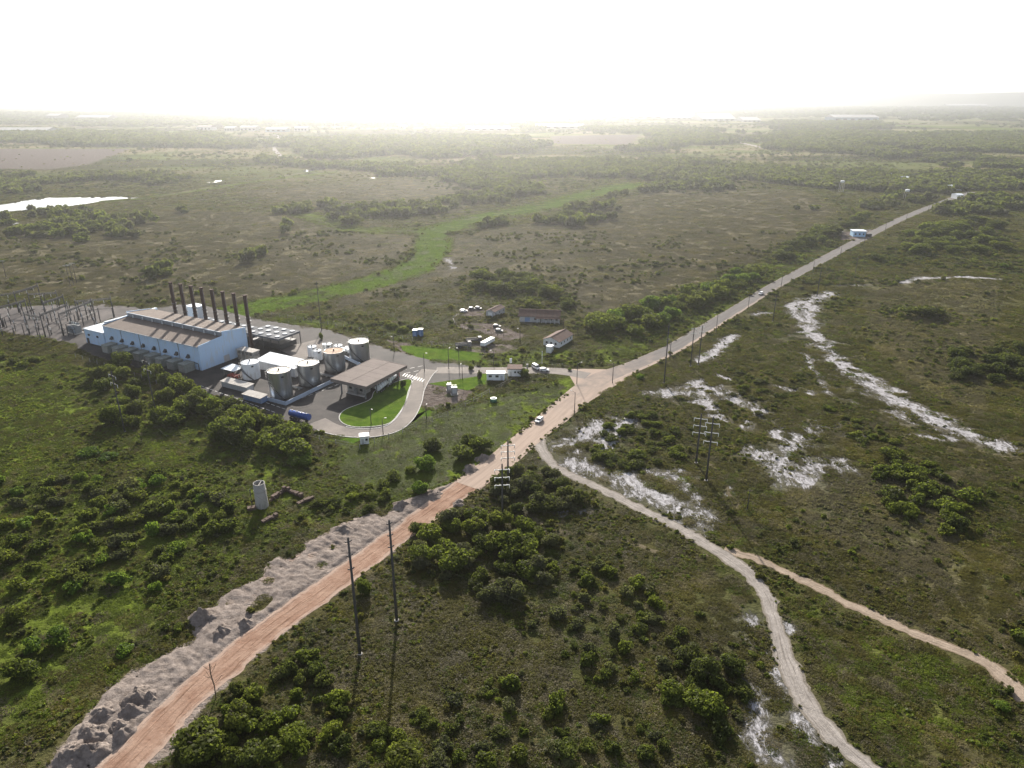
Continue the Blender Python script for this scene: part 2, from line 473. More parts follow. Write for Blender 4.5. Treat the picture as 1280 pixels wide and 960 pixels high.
def fields(P):
    F = {}
    s = np.zeros(len(P))
    for px, r, k in SAND:
        s = np.maximum(s, stroke_field(P, wpts(px), r * 1.7) * k)
    F['sand'] = s
    l = np.zeros(len(P))
    for px, soft, k in LUSH:
        l = np.maximum(l, poly_field(P, wpts(px), soft) * k)
    for px, r, k in LUSH_ST:
        l = np.maximum(l, np.clip(stroke_field(P, wpts(px), r) * k, 0, 1))
    d = np.zeros(len(P))
    for px, soft, k in DRY:
        d = np.maximum(d, poly_field(P, wpts(px), soft) * k)
    F['lush'] = l
    ms = np.zeros(len(P))
    for px, r, k in MARSH:
        ms = np.maximum(ms, np.clip(stroke_field(P, wpts(px), r) * k, 0, 1))
    F['marsh'] = ms
    F['dry'] = d * (1 - l)
    p = poly_field(P, wpts(PALE), 3.2) - 0.08 - 0.6 * np.clip((vnoise(P, 0.10, 71) - 0.53) * 6, 0, 1) * np.clip((dist_poly(P, W_ROAD) - 5) / 3, 0, 1)
    F['pale'] = np.maximum(np.maximum(p, 0.85 * poly_field(P, wpts(PALE2), 2.5)), 0.55 * stroke_field(P, W_TRACK, 5))
    F['pale'] = np.maximum(F['pale'], 0.5 * stroke_field(P, W_TRACK2, 4))
    F['pale'] = np.maximum(F['pale'], 0.8 * stroke_field(P, W_ROAD, 8))
    b = np.zeros(len(P))
    for px, soft, k in BARE:
        b = np.maximum(b, poly_field(P, wpts(px), soft) * k)
    F['bare'] = b
    return F


# ------------------------------------------------------------------ ground
def graded(a, fine, grow, far):
    out = [0.0]
    st = fine
    while out[-1] < far:
        if out[-1] > a:
            st = min(st * grow, 600)
        out.append(out[-1] + st)
    return np.array(out)


xh = graded(230, 1.3, 1.035, 13000)
xs = np.concatenate([-xh[:0:-1], xh])
yn = np.concatenate([[-1200, -600, -200, 0, 40], np.arange(60, 70, 5)])
yf = 70 + graded(330, 1.3, 1.02, 12500)
ys = np.concatenate([yn, yf])
GX, GY = np.meshgrid(xs, ys)
PG = np.stack([GX.ravel(), GY.ravel()], 1)
nx, ny = len(xs), len(ys)
idx = np.arange(nx * ny).reshape(ny, nx)
quads = np.stack([idx[:-1, :-1], idx[:-1, 1:], idx[1:, 1:], idx[1:, :-1]], -1).reshape(-1, 4)
FG = fields(PG)


def np_mesh(name, V, Q):
    me = bpy.data.meshes.new(name)
    k = Q.shape[1]
    me.vertices.add(len(V))
    me.vertices.foreach_set('co', np.ascontiguousarray(V, dtype=np.float32).ravel())
    me.loops.add(Q.size)
    me.loops.foreach_set('vertex_index', Q.astype(np.int32).ravel())
    me.polygons.add(len(Q))
    me.polygons.foreach_set('loop_start', (np.arange(len(Q)) * k).astype(np.int32))
    me.update(calc_edges=True)
    return me


def set_attr(me, name, arr, dom='POINT'):
    a = me.attributes.new(name, 'FLOAT', dom)
    a.data.foreach_set('value', np.ascontiguousarray(arr, dtype=np.float32))


VG = np.zeros((nx * ny, 3))
VG[:, :2] = PG
me = np_mesh('ground', VG, quads)
for k, a in FG.items():
    set_attr(me, k, a)


def ground_mat():
    t = NT('ground_cover')
    p = t.pos()
    n_big = t.noise(p, 0.006, 5, 0.6)
    n_mid = t.noise(p, 0.04, 5, 0.65)
    n_s = t.noise(p, 0.25, 5, 0.7)
    n_f = t.noise(p, 1.3, 4, 0.7)
    clump = t.n('TexVoronoi', {'Vector': p, 'Scale': 0.55}, feature='F1').outputs['Distance']
    base = t.mix(t.ramp(n_mid, 0.35, 0.65), (0.064, 0.060, 0.026), (0.100, 0.088, 0.044))
    base = t.mix(t.ramp(n_big, 0.42, 0.62), base, (0.050, 0.060, 0.018))
    base = t.mix(t.ramp(t.noise(p, 0.0022, 4, 0.6), 0.45, 0.6, 0, 0.6), base, (0.036, 0.046, 0.017))
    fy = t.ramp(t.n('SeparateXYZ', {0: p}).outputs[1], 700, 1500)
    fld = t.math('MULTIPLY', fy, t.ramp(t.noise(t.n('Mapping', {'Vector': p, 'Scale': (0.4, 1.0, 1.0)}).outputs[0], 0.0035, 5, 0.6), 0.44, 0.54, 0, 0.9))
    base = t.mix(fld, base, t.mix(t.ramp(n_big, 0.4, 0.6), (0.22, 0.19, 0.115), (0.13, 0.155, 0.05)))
    dryc = t.mix(t.ramp(n_s, 0.3, 0.7), (0.118, 0.106, 0.07), (0.175, 0.155, 0.104))
    dryc = t.mix(t.ramp(n_mid, 0.42, 0.68, 0, 0.6), dryc, (0.082, 0.078, 0.042))
    lushc = t.mix(t.ramp(n_s, 0.3, 0.7), (0.070, 0.100, 0.016), (0.125, 0.165, 0.025))
    lushc = t.mix(t.ramp(n_mid, 0.45, 0.7, 0, 0.55), lushc, (0.08, 0.085, 0.022))
    dryc = t.mix(t.ramp(t.noise(p, 0.012, 5, 0.65), 0.48, 0.66, 0, 0.65), dryc, (0.092, 0.09, 0.042))
    wob = t.math('SUBTRACT', t.math('ADD', t.math('MULTIPLY', n_s, 0.6), t.math('MULTIPLY', n_mid, 0.4)), 0.5)
    dm = t.ramp(t.math('ADD', t.attr('dry'), t.math('MULTIPLY', wob, 1.4)), 0.3, 0.7)
    col = t.mix(dm, base, dryc)
    lm = t.ramp(t.math('ADD', t.attr('lush'), t.math('MULTIPLY', wob, 1.3)), 0.3, 0.75)
    col = t.mix(lm, col, lushc)
    col = t.mix(t.ramp(t.math('ADD', t.attr('marsh'), t.math('MULTIPLY', wob, 1.0)), 0.3, 0.7), col, t.mix(t.ramp(n_s, 0.3, 0.7), (0.052, 0.088, 0.014), (0.085, 0.128, 0.020)))
    col = t.mix(t.ramp(n_f, 0.48, 0.78, 0, 0.45), col, (0.035, 0.038, 0.015))
    # bare earth, graded pale soil, white sand
    bm = t.ramp(t.math('ADD', t.attr('bare'), t.math('MULTIPLY', wob, 0.8)), 0.42, 0.6)
    barec = t.mix(t.ramp(n_s, 0.35, 0.7), (0.10, 0.082, 0.072), (0.17, 0.148, 0.135))
    col = t.mix(bm, col, barec)
    pm = t.ramp(t.math('ADD', t.attr('pale'), t.math('MULTIPLY', wob, 1.7)), 0.42, 0.6)
    palec = t.mix(t.ramp(n_s, 0.3, 0.7), (0.19, 0.158, 0.138), (0.31, 0.268, 0.24))
    palec = t.mix(t.ramp(n_mid, 0.5, 0.7, 0, 0.6), palec, (0.33, 0.225, 0.17))
    col = t.mix(pm, col, palec)
    p2 = t.n('Mapping', {'Vector': p, 'Rotation': (0, 0, math.radians(-40)), 'Scale': (1.0, 0.5, 1.0)}).outputs[0]
    n_r = t.noise(p2, 0.16, 8, 0.75, 1.2)
    n_r2 = t.noise(p2, 0.9, 6, 0.75, 0.8)
    rip = t.math('SUBTRACT', t.math('ADD', t.math('MULTIPLY', n_r, 0.65), t.math('MULTIPLY', n_r2, 0.35)), 0.5)
    sm = t.ramp(t.math('ADD', t.attr('sand'), t.math('MULTIPLY', rip, 3.4)), 0.27, 0.76)
    sm = t.math('MULTIPLY', sm, t.ramp(t.attr('sand'), 0.06, 0.22))
    sandc = t.mix(t.math('MULTIPLY', t.ramp(n_r2, 0.3, 0.68), t.ramp(sm, 0.25, 0.95)), (0.15, 0.142, 0.138), (0.43, 0.425, 0.445))
    col = t.mix(t.math('MULTIPLY', t.ramp(t.attr('sand'), 0.0, 0.5), 0.5), col, (0.13, 0.12, 0.10))
    col = t.mix(sm, col, sandc)
    h = t.math('ADD', t.math('MULTIPLY', n_f, 0.7), t.math('MULTIPLY', t.math('SUBTRACT', 1.0, clump), 0.5))
    # vehicle treads in the graded soil
    rots = []
    for ang, sc in ((55, 0.5), (80, 0.42), (20, 0.55)):
        pr = t.n('Mapping', {'Vector': p, 'Rotation': (0, 0, math.radians(ang)), 'Scale': (0.35, 1.0, 1.0)}).outputs[0]
        rots.append(t.noise(pr, sc, 6, 0.68, 1.5))
    tr = t.mix(t.ramp(n_mid, 0.42, 0.5), t.mix(t.ramp(t.noise(p, 0.07, 2), 0.45, 0.53), rots[0], rots[1]), rots[2])
    tr = t.ramp(t.n('SeparateColor', {0: tr}).outputs[0], 0.35, 0.65)
    col = t.mix(t.math('MULTIPLY', t.math('MULTIPLY', pm, t.ramp(tr, 0.6, 0.2)), 0.35), col, (0.22, 0.17, 0.14))
    h = t.math('ADD', h, t.math('MULTIPLY', t.math('MULTIPLY', tr, pm), 0.35))
    h = t.math('MULTIPLY', h, t.math('SUBTRACT', 1.0, t.math('MULTIPLY', sm, 0.7)))
    return t.bsdf(col, 1.0, 0, h, 0.9, 0.8, 0.0)


M['ground'] = ground_mat()
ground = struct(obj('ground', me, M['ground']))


# ------------------------------------------------------------------ roads, paths, water
def smooth_line(pts, step):
    """Catmull-Rom through (x,y,w) rows, resampled at about 'step' metres"""
    P = np.array(pts, float)
    P = np.vstack([2 * P[0] - P[1], P, 2 * P[-1] - P[-2]])
    out = []
    for i in range(1, len(P) - 2):
        L = np.hypot(*(P[i + 1, :2] - P[i, :2]))
        k = max(2, int(L / step))
        for t in np.arange(k) / k:
            a, b, c, d = P[i - 1:i + 3]
            out.append(0.5 * (2 * b + (c - a) * t + (2 * a - 5 * b + 4 * c - d) * t * t + (3 * b - a - 3 * c + d) * t ** 3))
    out.append(P[-2])
    return np.array(out)


def noise1(n, step, amp, seed):
    r = np.random.default_rng(seed)
    k = max(4, int(n / step) + 3)
    return np.interp(np.arange(n) / step, np.arange(k), r.normal(0, amp, k))


def strip(name, px, m, z, step=1.5, rag=0.0, ncross=9, seed=1, world=None):
    base = world if world is not None else [(*g(a, b)[:2], w) for a, b, w in px]
    L = smooth_line(base, step)
    T = np.gradient(L[:, :2], axis=0)
    T /= np.linalg.norm(T, axis=1)[:, None]
    N = np.stack([-T[:, 1], T[:, 0]], 1)
    n = len(L)
    el = noise1(n, 3, rag, seed) + noise1(n, 1, rag * 0.5, seed + 1)
    er = noise1(n, 3, rag, seed + 2) + noise1(n, 1, rag * 0.5, seed + 3)
    us = np.linspace(-1, 1, ncross)
    V, A, S = [], [], []
    s = np.concatenate([[0], np.cumsum(np.hypot(*np.diff(L[:, :2], axis=0).T))])
    for u in us:
        off = u * L[:, 2] / 2 + (er if u > 0 else el) * abs(u) * np.sign(u)
        V.append(np.c_[L[:, :2] - N * off[:, None], np.full(n, z)])
        A.append(np.full(n, u))
        S.append(s)
    V = np.stack(V, 1).reshape(-1, 3)
    ii = np.arange(n * ncross).reshape(n, ncross)
    Q = np.stack([ii[:-1, :-1], ii[:-1, 1:], ii[1:, 1:], ii[1:, :-1]], -1).reshape(-1, 4)
    me = np_mesh(name, V, Q[:, ::1])
    set_attr(me, 'across', np.stack(A, 1).ravel())
    set_attr(me, 'along', np.stack(S, 1).ravel())
    o = struct(obj(name, me, m))
    return o, L, N


def rut_mat(name, c1, c2, dark, rutstr=0.6, edge=None, scale=0.25):
    t = NT(name)
    p = t.pos()
    ac, al = t.attr('across'), t.attr('along')
    v = t.n('CombineXYZ', {0: t.math('MULTIPLY', ac, 5.0), 1: t.math('MULTIPLY', al, 0.06), 2: 0.0}).outputs[0]
    streak = t.noise(v, 1.1, 6, 0.7, 0.4)
    n = t.noise(p, scale, 6, 0.7)
    col = t.mix(t.ramp(n, 0.3, 0.7), c1, c2)
    col = t.mix(t.ramp(streak, 0.50, 0.64, 0, rutstr), col, dark)
    col = t.mix(t.ramp(t.noise(v, 2.3, 4, 0.6), 0.55, 0.7, 0, 0.45), col, c2)
    if edge:
        col = t.mix(t.ramp(t.math('ADD', t.math('ABSOLUTE', ac), t.math('MULTIPLY', t.math('SUBTRACT', n, 0.5), 0.9)), 0.62, 0.95, 0, 0.85), col, edge)
    h = t.math('ADD', t.math('MULTIPLY', streak, 1.0), t.math('MULTIPLY', t.noise(p, 1.5, 4), 0.4))
    return t.bsdf(col, 1.0, 0, h, 0.8, 0.35, 0.02)


def asphalt_mat(name, a, dust, lo, hi):
    """asphalt whose dust cover fades along the road from lo to hi metres"""
    t = NT(name)
    p = t.pos()
    ac, al = t.attr('across'), t.attr('along')
    v = t.n('CombineXYZ', {0: t.math('MULTIPLY', ac, 4.0), 1: t.math('MULTIPLY', al, 0.05), 2: 0.0}).outputs[0]
    st = t.noise(v, 1.0, 5, 0.65)
    n = t.noise(p, 0.12, 5, 0.65)
    col = t.mix(t.ramp(st, 0.35, 0.7), a, tuple(x * 1.35 for x in a))
    d = t.math('ADD', t.ramp(al, hi, lo, 0, 1, False), t.math('MULTIPLY', t.math('SUBTRACT', n, 0.5), 0.9))
    d2 = t.ramp(t.math('ADD', ac, t.math('MULTIPLY', t.math('SUBTRACT', n, 0.5), 0.5)), 0.55, 0.75)
    d2 = t.math('MULTIPLY', d2, t.ramp(al, hi * 1.9, hi, 0, 0.8))
    dd = t.math('MAXIMUM', t.math('MAXIMUM', t.ramp(d, 0.15, 0.8, 0, 0.92), d2), t.ramp(t.math('ABSOLUTE', ac), 0.88, 1.0, 0, 0.5))
    dc = t.mix(t.ramp(st, 0.4, 0.65), dust, tuple(x * 0.78 for x in dust))
    col = t.mix(dd, col, dc)
    return t.bsdf(col, 0.9, 0, t.noise(p, 3.0, 3), 0.2, 0.1, 0.08)


M['reddirt'] = rut_mat('red_dirt', (0.235, 0.145, 0.105), (0.33, 0.228, 0.172), (0.12, 0.068, 0.046), 0.85, edge=(0.36, 0.275, 0.225))
M['track'] = rut_mat('grey_sand_track', (0.23, 0.21, 0.19), (0.35, 0.32, 0.295), (0.12, 0.105, 0.09), 0.65, edge=(0.17, 0.15, 0.12))
M['track2'] = rut_mat('ochre_track', (0.25, 0.20, 0.155), (0.36, 0.295, 0.235), (0.12, 0.095, 0.068), 0.6, edge=(0.15, 0.115, 0.075))
M['track3'] = rut_mat('faint_track', (0.11, 0.095, 0.06), (0.16, 0.135, 0.09), (0.06, 0.055, 0.03), 0.8, edge=(0.07, 0.065, 0.03))
M['asphalt'] = asphalt_mat('dusty_asphalt', (0.11, 0.103, 0.10), (0.36, 0.28, 0.228), 10, 190)

i_split = 8
strip('dirt_road', ROAD[:i_split + 2], M['reddirt'], 0.03, 1.2, 0.28, 13)
_, LA, NA = strip('asphalt_road', ROAD[i_split - 1:], M['asphalt'], 0.05, 2.0, 0.10, 11)
strip('sand_track', TRACK, M['track'], 0.035, 0.8, 0.36, 9, 11)
strip('ochre_track', TRACK2, M['track2'], 0.028, 0.8, 0.32, 9, 21)
strip('branch_track', TRACK3, M['track3'], 0.02, 1.0, 0.2, 7, 31)
for pts in ([(652, 640, 2.2), (700, 664, 2.2), (760, 670, 2.2), (820, 690, 2.2), (855, 703, 2.2), (885, 694, 2.4)], [(560, 905, 2), (620, 932, 2), (700, 944, 2), (790, 958, 2), (850, 985, 2)], [(888, 580, 2.4), (915, 622, 2.4), (945, 682, 2.4)]):
    strip('grass_track', pts, M['track3'], 0.015, 1.0, 0.25, 7, int(pts[0][0]))
# far roads
strip('far_road', [(960, 186, 16), (915, 176, 16), (870, 166, 16), (820, 160, 18), (790, 157, 18)], M['track'], 0.08, 20, 0.5, 3)
strip('far_lane', [(352, 196, 10), (343, 185, 10), (352, 176, 12), (345, 168, 12)], M['track'], 0.08, 15, 0.5, 3)
strip('embankment_path', [(180, 249, 5), (240, 238, 5), (300, 228, 6), (380, 216, 7)], M['track3'], 0.05, 8, 0.3, 3)

t_ = NT('pond_water')
_b = t_.noise(t_.pos(), 0.6, 3)
M['water'] = t_.bsdf((0.05, 0.055, 0.05), 0.06, 0, _b, 0.04, 0.1, 0.6)


def flat(name, poly, m, z, sub=0):
    b = MB()
    n = len(poly)
    ar = sum(poly[i][0] * poly[(i + 1) % n][1] - poly[(i + 1) % n][0] * poly[i][1] for i in range(n))
    if ar < 0:
        poly = poly[::-1]
    b.add([(p[0], p[1], z) for p in poly], [tuple(range(n))])
    return struct(b.build(name, m))


def wobble(poly, amp, k=6, seed=3):
    r = np.random.default_rng(seed)
    P = np.array(poly)
    out = []
    for a, b in zip(P, np.roll(P, -1, 0)):
        for t in np.arange(k) / k:
            out.append(a + (b - a) * t + r.normal(0, amp, 2))
    return np.array(out)


flat('pond', wobble(W_POND, 2.0), M['water'], 0.06)
for i, pl in enumerate(([(375, 214), (390, 210), (412, 209), (405, 212), (385, 215)], [(455, 223), (500, 218), (545, 217), (540, 220), (490, 222)], [(258, 228), (270, 225), (282, 225), (268, 229)], [(655, 212), (678, 211), (676, 213)], [(-10, 283), (20, 279), (24, 281), (0, 285)])):
    flat('shallow_water', wobble(wpts(pl), 2.5, 4, i), M['water'], 0.06)

# ------------------------------------------------------------------ power station site (local frame at the hall's near corner)
PO = g(252.7, 463.5)
PR = math.radians(-28.41)
PE, PV = (math.cos(PR), math.sin(PR)), (-math.sin(PR), math.cos(PR))


def pl(x, y, z=0.0):
    return Vector((PO.x + x * PE[0] + y * PV[0], PO.y + x * PE[1] + y * PV[1], z))


def asphalt_plain(name, a, b):
    t = NT(name)
    p = t.pos()
    n = t.noise(p, 0.12, 6, 0.7)
    col = t.mix(t.ramp(n, 0.35, 0.7), a, b)
    col = t.mix(t.ramp(t.noise(p, 1.2, 5, 0.7), 0.55, 0.75, 0, 0.4), col, tuple(x * 0.6 for x in a))
    return t.bsdf(col, 0.8, 0, t.noise(p, 4, 3), 0.2, 0.1, 0.08)


M['yard'] = asphalt_plain('yard_asphalt', (0.032, 0.030, 0.031), (0.064, 0.057, 0.055))
M['lane'] = asphalt_plain('lane_asphalt', (0.14, 0.125, 0.115), (0.21, 0.185, 0.165))
M['pad'] = asphalt_plain('pad_concrete', (0.13, 0.115, 0.105), (0.19, 0.17, 0.155))
t_ = NT('mown_grass')
_n1 = t_.noise(t_.pos(), 0.3, 6, 0.7)
_c = t_.mix(t_.ramp(_n1, 0.3, 0.7), (0.052, 0.098, 0.014), (0.100, 0.155, 0.024))
_c = t_.mix(t_.ramp(t_.noise(t_.pos(), 0.09, 5, 0.7), 0.5, 0.75, 0, 0.6), _c, (0.085, 0.085, 0.03))
M['lawn'] = t_.bsdf(_c, 0.95, 0, t_.noise(t_.pos(), 2.5, 4), 0.9, 0.3, 0.0)

M['gravel'] = asphalt_plain('substation_gravel', (0.055, 0.05, 0.05), (0.12, 0.105, 0.10))
flat('substation_ground', wobble(wpts([(-60, 386), (20, 384), (60, 381), (110, 379), (150, 382), (190, 386), (140, 398), (106, 412), (88, 428), (60, 426), (0, 414), (-60, 408)]), 0.5, 5), M['gravel'], 0.02)
flat('plant_yard', [tuple(p) for p in W_YARD], M['yard'], 0.03)
LAWN = [(424, 522), (432, 512), (462, 500), (470, 488), (500, 476), (514, 475), (512, 488), (507, 503), (498, 518), (487, 529), (470, 533), (445, 534), (430, 530)]


def closed_smooth(px, step=1.5):
    P = [(*g(a, b)[:2], 0) for a, b in px]
    L = smooth_line(P[-3:] + P + P[:3], step)
    n = sum(max(2, int(math.dist(P[i - 1][:2], P[i][:2]) / step)) for i in range(len(P)))
    k = sum(max(2, int(math.dist(P[i - 1][:2], P[i][:2]) / step)) for i in range(len(P) - 2, len(P)))
    return [tuple(q[:2]) for q in L[k + 0:k + n]]


lawn_poly = closed_smooth(LAWN)
flat('lawn', lawn_poly, M['lawn'], 0.10)


def kerb_run(pts, name='kerb', dash=2.4):
    """painted kerb stones, alternating pieces with recessed joints, joined as one run"""
    b = MB()
    for i in range(len(pts) - 1):
        a, c = Vector((*pts[i], 0)), Vector((*pts[i + 1], 0))
        d = c - a
        if d.length < 0.05:
            continue
        mid = (a + c) / 2
        b.box((mid.x, mid.y, 0.09), (d.length * 0.93, 0.28, 0.18), math.atan2(d.y, d.x))
    return struct(b.build(name, M['kerb']))


kerb_run(lawn_poly + lawn_poly[:1])
LANE = [(537, 462, 7), (530, 470, 6.5), (521, 487, 6.0), (517, 503, 6.0), (508, 521, 6.0), (492, 535, 6.2), (468, 541, 6.4), (440, 541, 6.6), (415, 536, 7), (395, 527, 8)]
_, LL, LN = strip('plant_lane', LANE, M['lane'], 0.06, 1.5, 0.02, 5)
kerb_run([tuple(L[:2] - n * (L[2] / 2 + 0.15)) for L, n in zip(LL, LN)][4:-8])
kerb_run([tuple(L[:2] + n * (L[2] / 2 + 0.15)) for L, n in zip(LL, LN)][:-4])
_, AL, AN = strip('access_road', [(*p, 7.5) for p in ACCESS], M['lane'], 0.07, 2, 0.1, 5)
flat('junction_apron', wpts([(690, 462), (730, 461), (765, 462), (778, 458), (790, 470), (735, 503), (716, 505), (721, 485), (712, 470), (690, 467)]), M['asphalt'], 0.04)
flat('verge_lawn', wpts([(536, 474), (545, 466), (612, 466), (612, 479), (585, 488), (560, 484), (537, 480)]), M['lawn'], 0.025)
flat('verge_lawn', wpts([(503, 540), (514, 524), (522, 508), (535, 512), (548, 515), (520, 528), (480, 545), (440, 555), (415, 548), (440, 547), (470, 546)]), M['lawn'], 0.025)
flat('verge_lawn', wpts([(228, 478), (262, 492), (276, 502), (262, 504), (238, 498)]), M['lawn'], 0.035)
flat('verge_lawn', wpts([(500, 432), (520, 432), (600, 441), (610, 452), (560, 450), (545, 451), (520, 446), (503, 438)]), M['lawn'], 0.035)
flat('concrete_pad', [tuple(pl(*q)[:2]) for q in ((8, 36), (28, 30), (33, 47), (14, 56))], M['pad'], 0.06)
# zebra crossing and yard markings
for i in range(9):
    c = g(505 + i * 3.0, 468.5 + i * 0.9)
    struct(MB().box((c.x, c.y, 0.085), (0.55, 3.2, 0.01), math.radians(-12)).build('crossing_stripe', M['paint']))
for (a, b) in (((250, 482), (345, 516)), ((300, 492), (358, 512)), ((358, 505), (440, 474)), ((500, 463), (530, 457)), ((505, 467), (535, 461))):
    A, B = g(*a), g(*b)
    d = B - A
    b_ = MB()
    k = int(d.length / 3)
    for j in range(k):
        q = A + d * ((j + 0.5) / k)
        b_.box((q.x, q.y, 0.05), (2.2, 0.22, 0.01), math.atan2(d.y, d.x))
    struct(b_.build('lane_marking', M['paint']))

# engine hall
H = thing('engine_hall', 'long pale blue engine hall with brown stepped roof beside the eight stacks', 'power house', PO, PR)
HL, HW, Z0, Z1, Z2, Z3, YS = 65.0, 26.0, 10.8, 11.7, 13.7, 12.0, 13.0
npan = 5
for i in range(npan):
    x1 = -HL + HL * (i + 1) / npan
    x0 = -HL + HL * i / npan
    MB().box(((x0 + x1) / 2, 0.15, Z0 / 2), (x1 - x0 - 0.14, 0.3, Z0)).build('wall_panel', M['hall'], H)
gable = [(0.3, 0), (0.3, Z0), (YS, Z1), (YS, Z2), (HW, Z3), (HW, 0)]
for (x0, x1) in ((-0.3, 0.0), (-HL, -HL + 0.3)):
    MB().extrude([(a, b + (0.35 if b > 1 else 0)) for a, b in gable], x0, x1).build('gable_wall', M['hall'], H)
MB().box((-HL / 2, HW - 0.15, Z3 / 2), (HL - 0.8, 0.3, Z3 - 0.2)).build('back_wall', M['hall'], H)
MB().box((-HL / 2, 0.35, Z0 / 2), (HL - 0.8, 0.06, Z0 - 0.2)).build('inner_wall', M['clerestory'], H)
nr = 13
for i in range(nr):
    x0 = -HL + 0.32 + (HL - 0.64) * i / nr
    x1 = x0 + (HL - 0.64) / nr - 0.05
    MB().add([(x0, -0.35, Z0 + 0.02), (x1, -0.35, Z0 + 0.02), (x1, YS, Z1), (x0, YS, Z1), (x0, -0.35, Z0 - 0.12), (x1, -0.35, Z0 - 0.12), (x1, YS, Z1 - 0.14), (x0, YS, Z1 - 0.14)],
             [(0, 1, 2, 3), (7, 6, 5, 4), (0, 4, 5, 1), (1, 5, 6, 2), (2, 6, 7, 3), (3, 7, 4, 0)]).build('roof_sheet', M['hallroof'], H)
    MB().add([(x0, YS - 0.3, Z2), (x1, YS - 0.3, Z2), (x1, HW + 0.3, Z3), (x0, HW + 0.3, Z3), (x0, YS - 0.3, Z2 - 0.14), (x1, YS - 0.3, Z2 - 0.14), (x1, HW + 0.3, Z3 - 0.14), (x0, HW + 0.3, Z3 - 0.14)],
             [(0, 1, 2, 3), (7, 6, 5, 4), (0, 4, 5, 1), (1, 5, 6, 2), (2, 6, 7, 3), (3, 7, 4, 0)]).build('roof_sheet', M['hallroof'], H)
MB().box((-HL / 2, YS + 0.1, (Z1 + Z2) / 2), (HL - 0.7, 0.2, Z2 - Z1 - 0.2)).build('clerestory_wall', M['clerestory'], H)
MB().box((-HL / 2, YS - 0.45, Z2 + 0.02), (HL - 0.5, 0.3, 0.3)).build('gutter', M['whiteroof'], H)
MB().box((-HL / 2, -0.5, Z0 - 0.1), (HL - 0.5, 0.25, 0.22)).build('gutter', M['clerestory'], H)
for i in range(9):
    x = -HL + 5 + i * 7
    MB().box((x, YS - 0.5, Z1 + 0.75), (0.35, 0.5, 1.3)).build('bracket', M['white'], H)
for i in range(8):
    x = -59.2 + i * 7.44
    hd = MB().extrude([(-0.02, 4.8), (-1.2, 4.8), (-1.2, 5.1), (-0.02, 6.3)], x - 0.75, x + 0.75).build('vent_hood', M['dark'], H)
    MB().box((x, -1.22, 4.95), (1.3, 0.04, 0.22)).build('lip', M['steel'], hd)
    ib = MB().box((x + 1.4, -3.0, 1.75), (4.3, 5.0, 3.5)).box((x + 1.4, -3.0, 3.6), (4.6, 5.3, 0.2)).build('intake_housing', M['intake'], H)
    for j in range(4):
        MB().box((x + 1.4, -5.52, 0.7 + j * 0.65), (3.6, 0.06, 0.4)).build('louvre', M['concrete'], ib)
MB().tube([(-5.2, -0.1, 3.1), (-1.6, -0.1, 3.0), (-1.6, -0.1, 0.1)], 0.16).build('drain_pipe', M['darksteel'], H)
for i in range(npan - 1):
    x = -HL + HL * (i + 1) / npan
    MB().cyl((x, -0.12, 0.1), (x, -0.12, Z0 - 0.2), 0.11, n=6).build('downpipe', M['steel'], H)
MB().box((-1.0 + 1.06, 13.5, 1.5), (0.1, 3.0, 3.0)).build('door', M['greywall'], H)
# annex at the far end
ax = MB()
ax.box((-HL - 7.4, 6.8, 3.4), (14.6, 14.4, 6.8)).build('annex_wall', M['hall'], H)
MB().box((-HL - 7.4, 7.0, 7.0), (15.2, 15.4, 0.35)).build('annex_roof', M['whiteroof'], H)
MB().box((-HL - 0.6, 15.5, Z0 + 0.55), (1.6, 27, 0.9)).build('parapet', M['whiteroof'], H)
for x in (-HL - 11.5, -HL - 5.0):
    MB().box((x, -0.5, 4.4), (1.3, 0.3, 0.9)).build('annex_window', M['dark'], H)
MB().box((-HL - 13.0, -0.5, 1.3), (1.6, 0.2, 2.6)).build('annex_door', M['dark'], H)

ORD = ['leftmost', 'second', 'third', 'fourth', 'fifth', 'sixth', 'seventh', 'rightmost']
for i in range(8):
    p = pl(-49.2 + i * 7.12, 27.6)
    lab = 'rust brown exhaust stack behind the hall, %s of the row of eight' % (ORD[i] if i in (0, 7) else ORD[i] + ' from the left')
    s = thing('exhaust_stack', lab, 'chimney', p, PR, 'exhaust stacks behind the hall')
    MB().cyl((0, 0, 0), (0, 0, 26.6), 0.85, 0.85, 16).build('shaft', M['stack'], s)
    MB().cyl((0, 0, 26.6), (0, 0, 27.0), 0.95, 0.95, 16).build('rim', M['stack'], s)
    for z in (13.2, 16.4):
        MB().cyl((0, 0, z), (0, 0, z + 0.3), 1.15, 1.15, 16).build('flange', M['darksteel'], s)
    MB().box((0.95, 0.3, 15.2), (0.9, 0.9, 0.15)).build('sampling_platform', M['steel'], s)
    MB().cyl((0.9, 0.0, 0), (0.9, 0.0, 26), 0.07, n=5).build('ladder', M['steel'], s)
    MB().box((0, 1.9, 5), (2.0, 3.0, 1.8)).cyl((0, 1.9, 0), (0, 1.9, 4.2), 0.4, n=8).build('silencer', M['darksteel'], s)

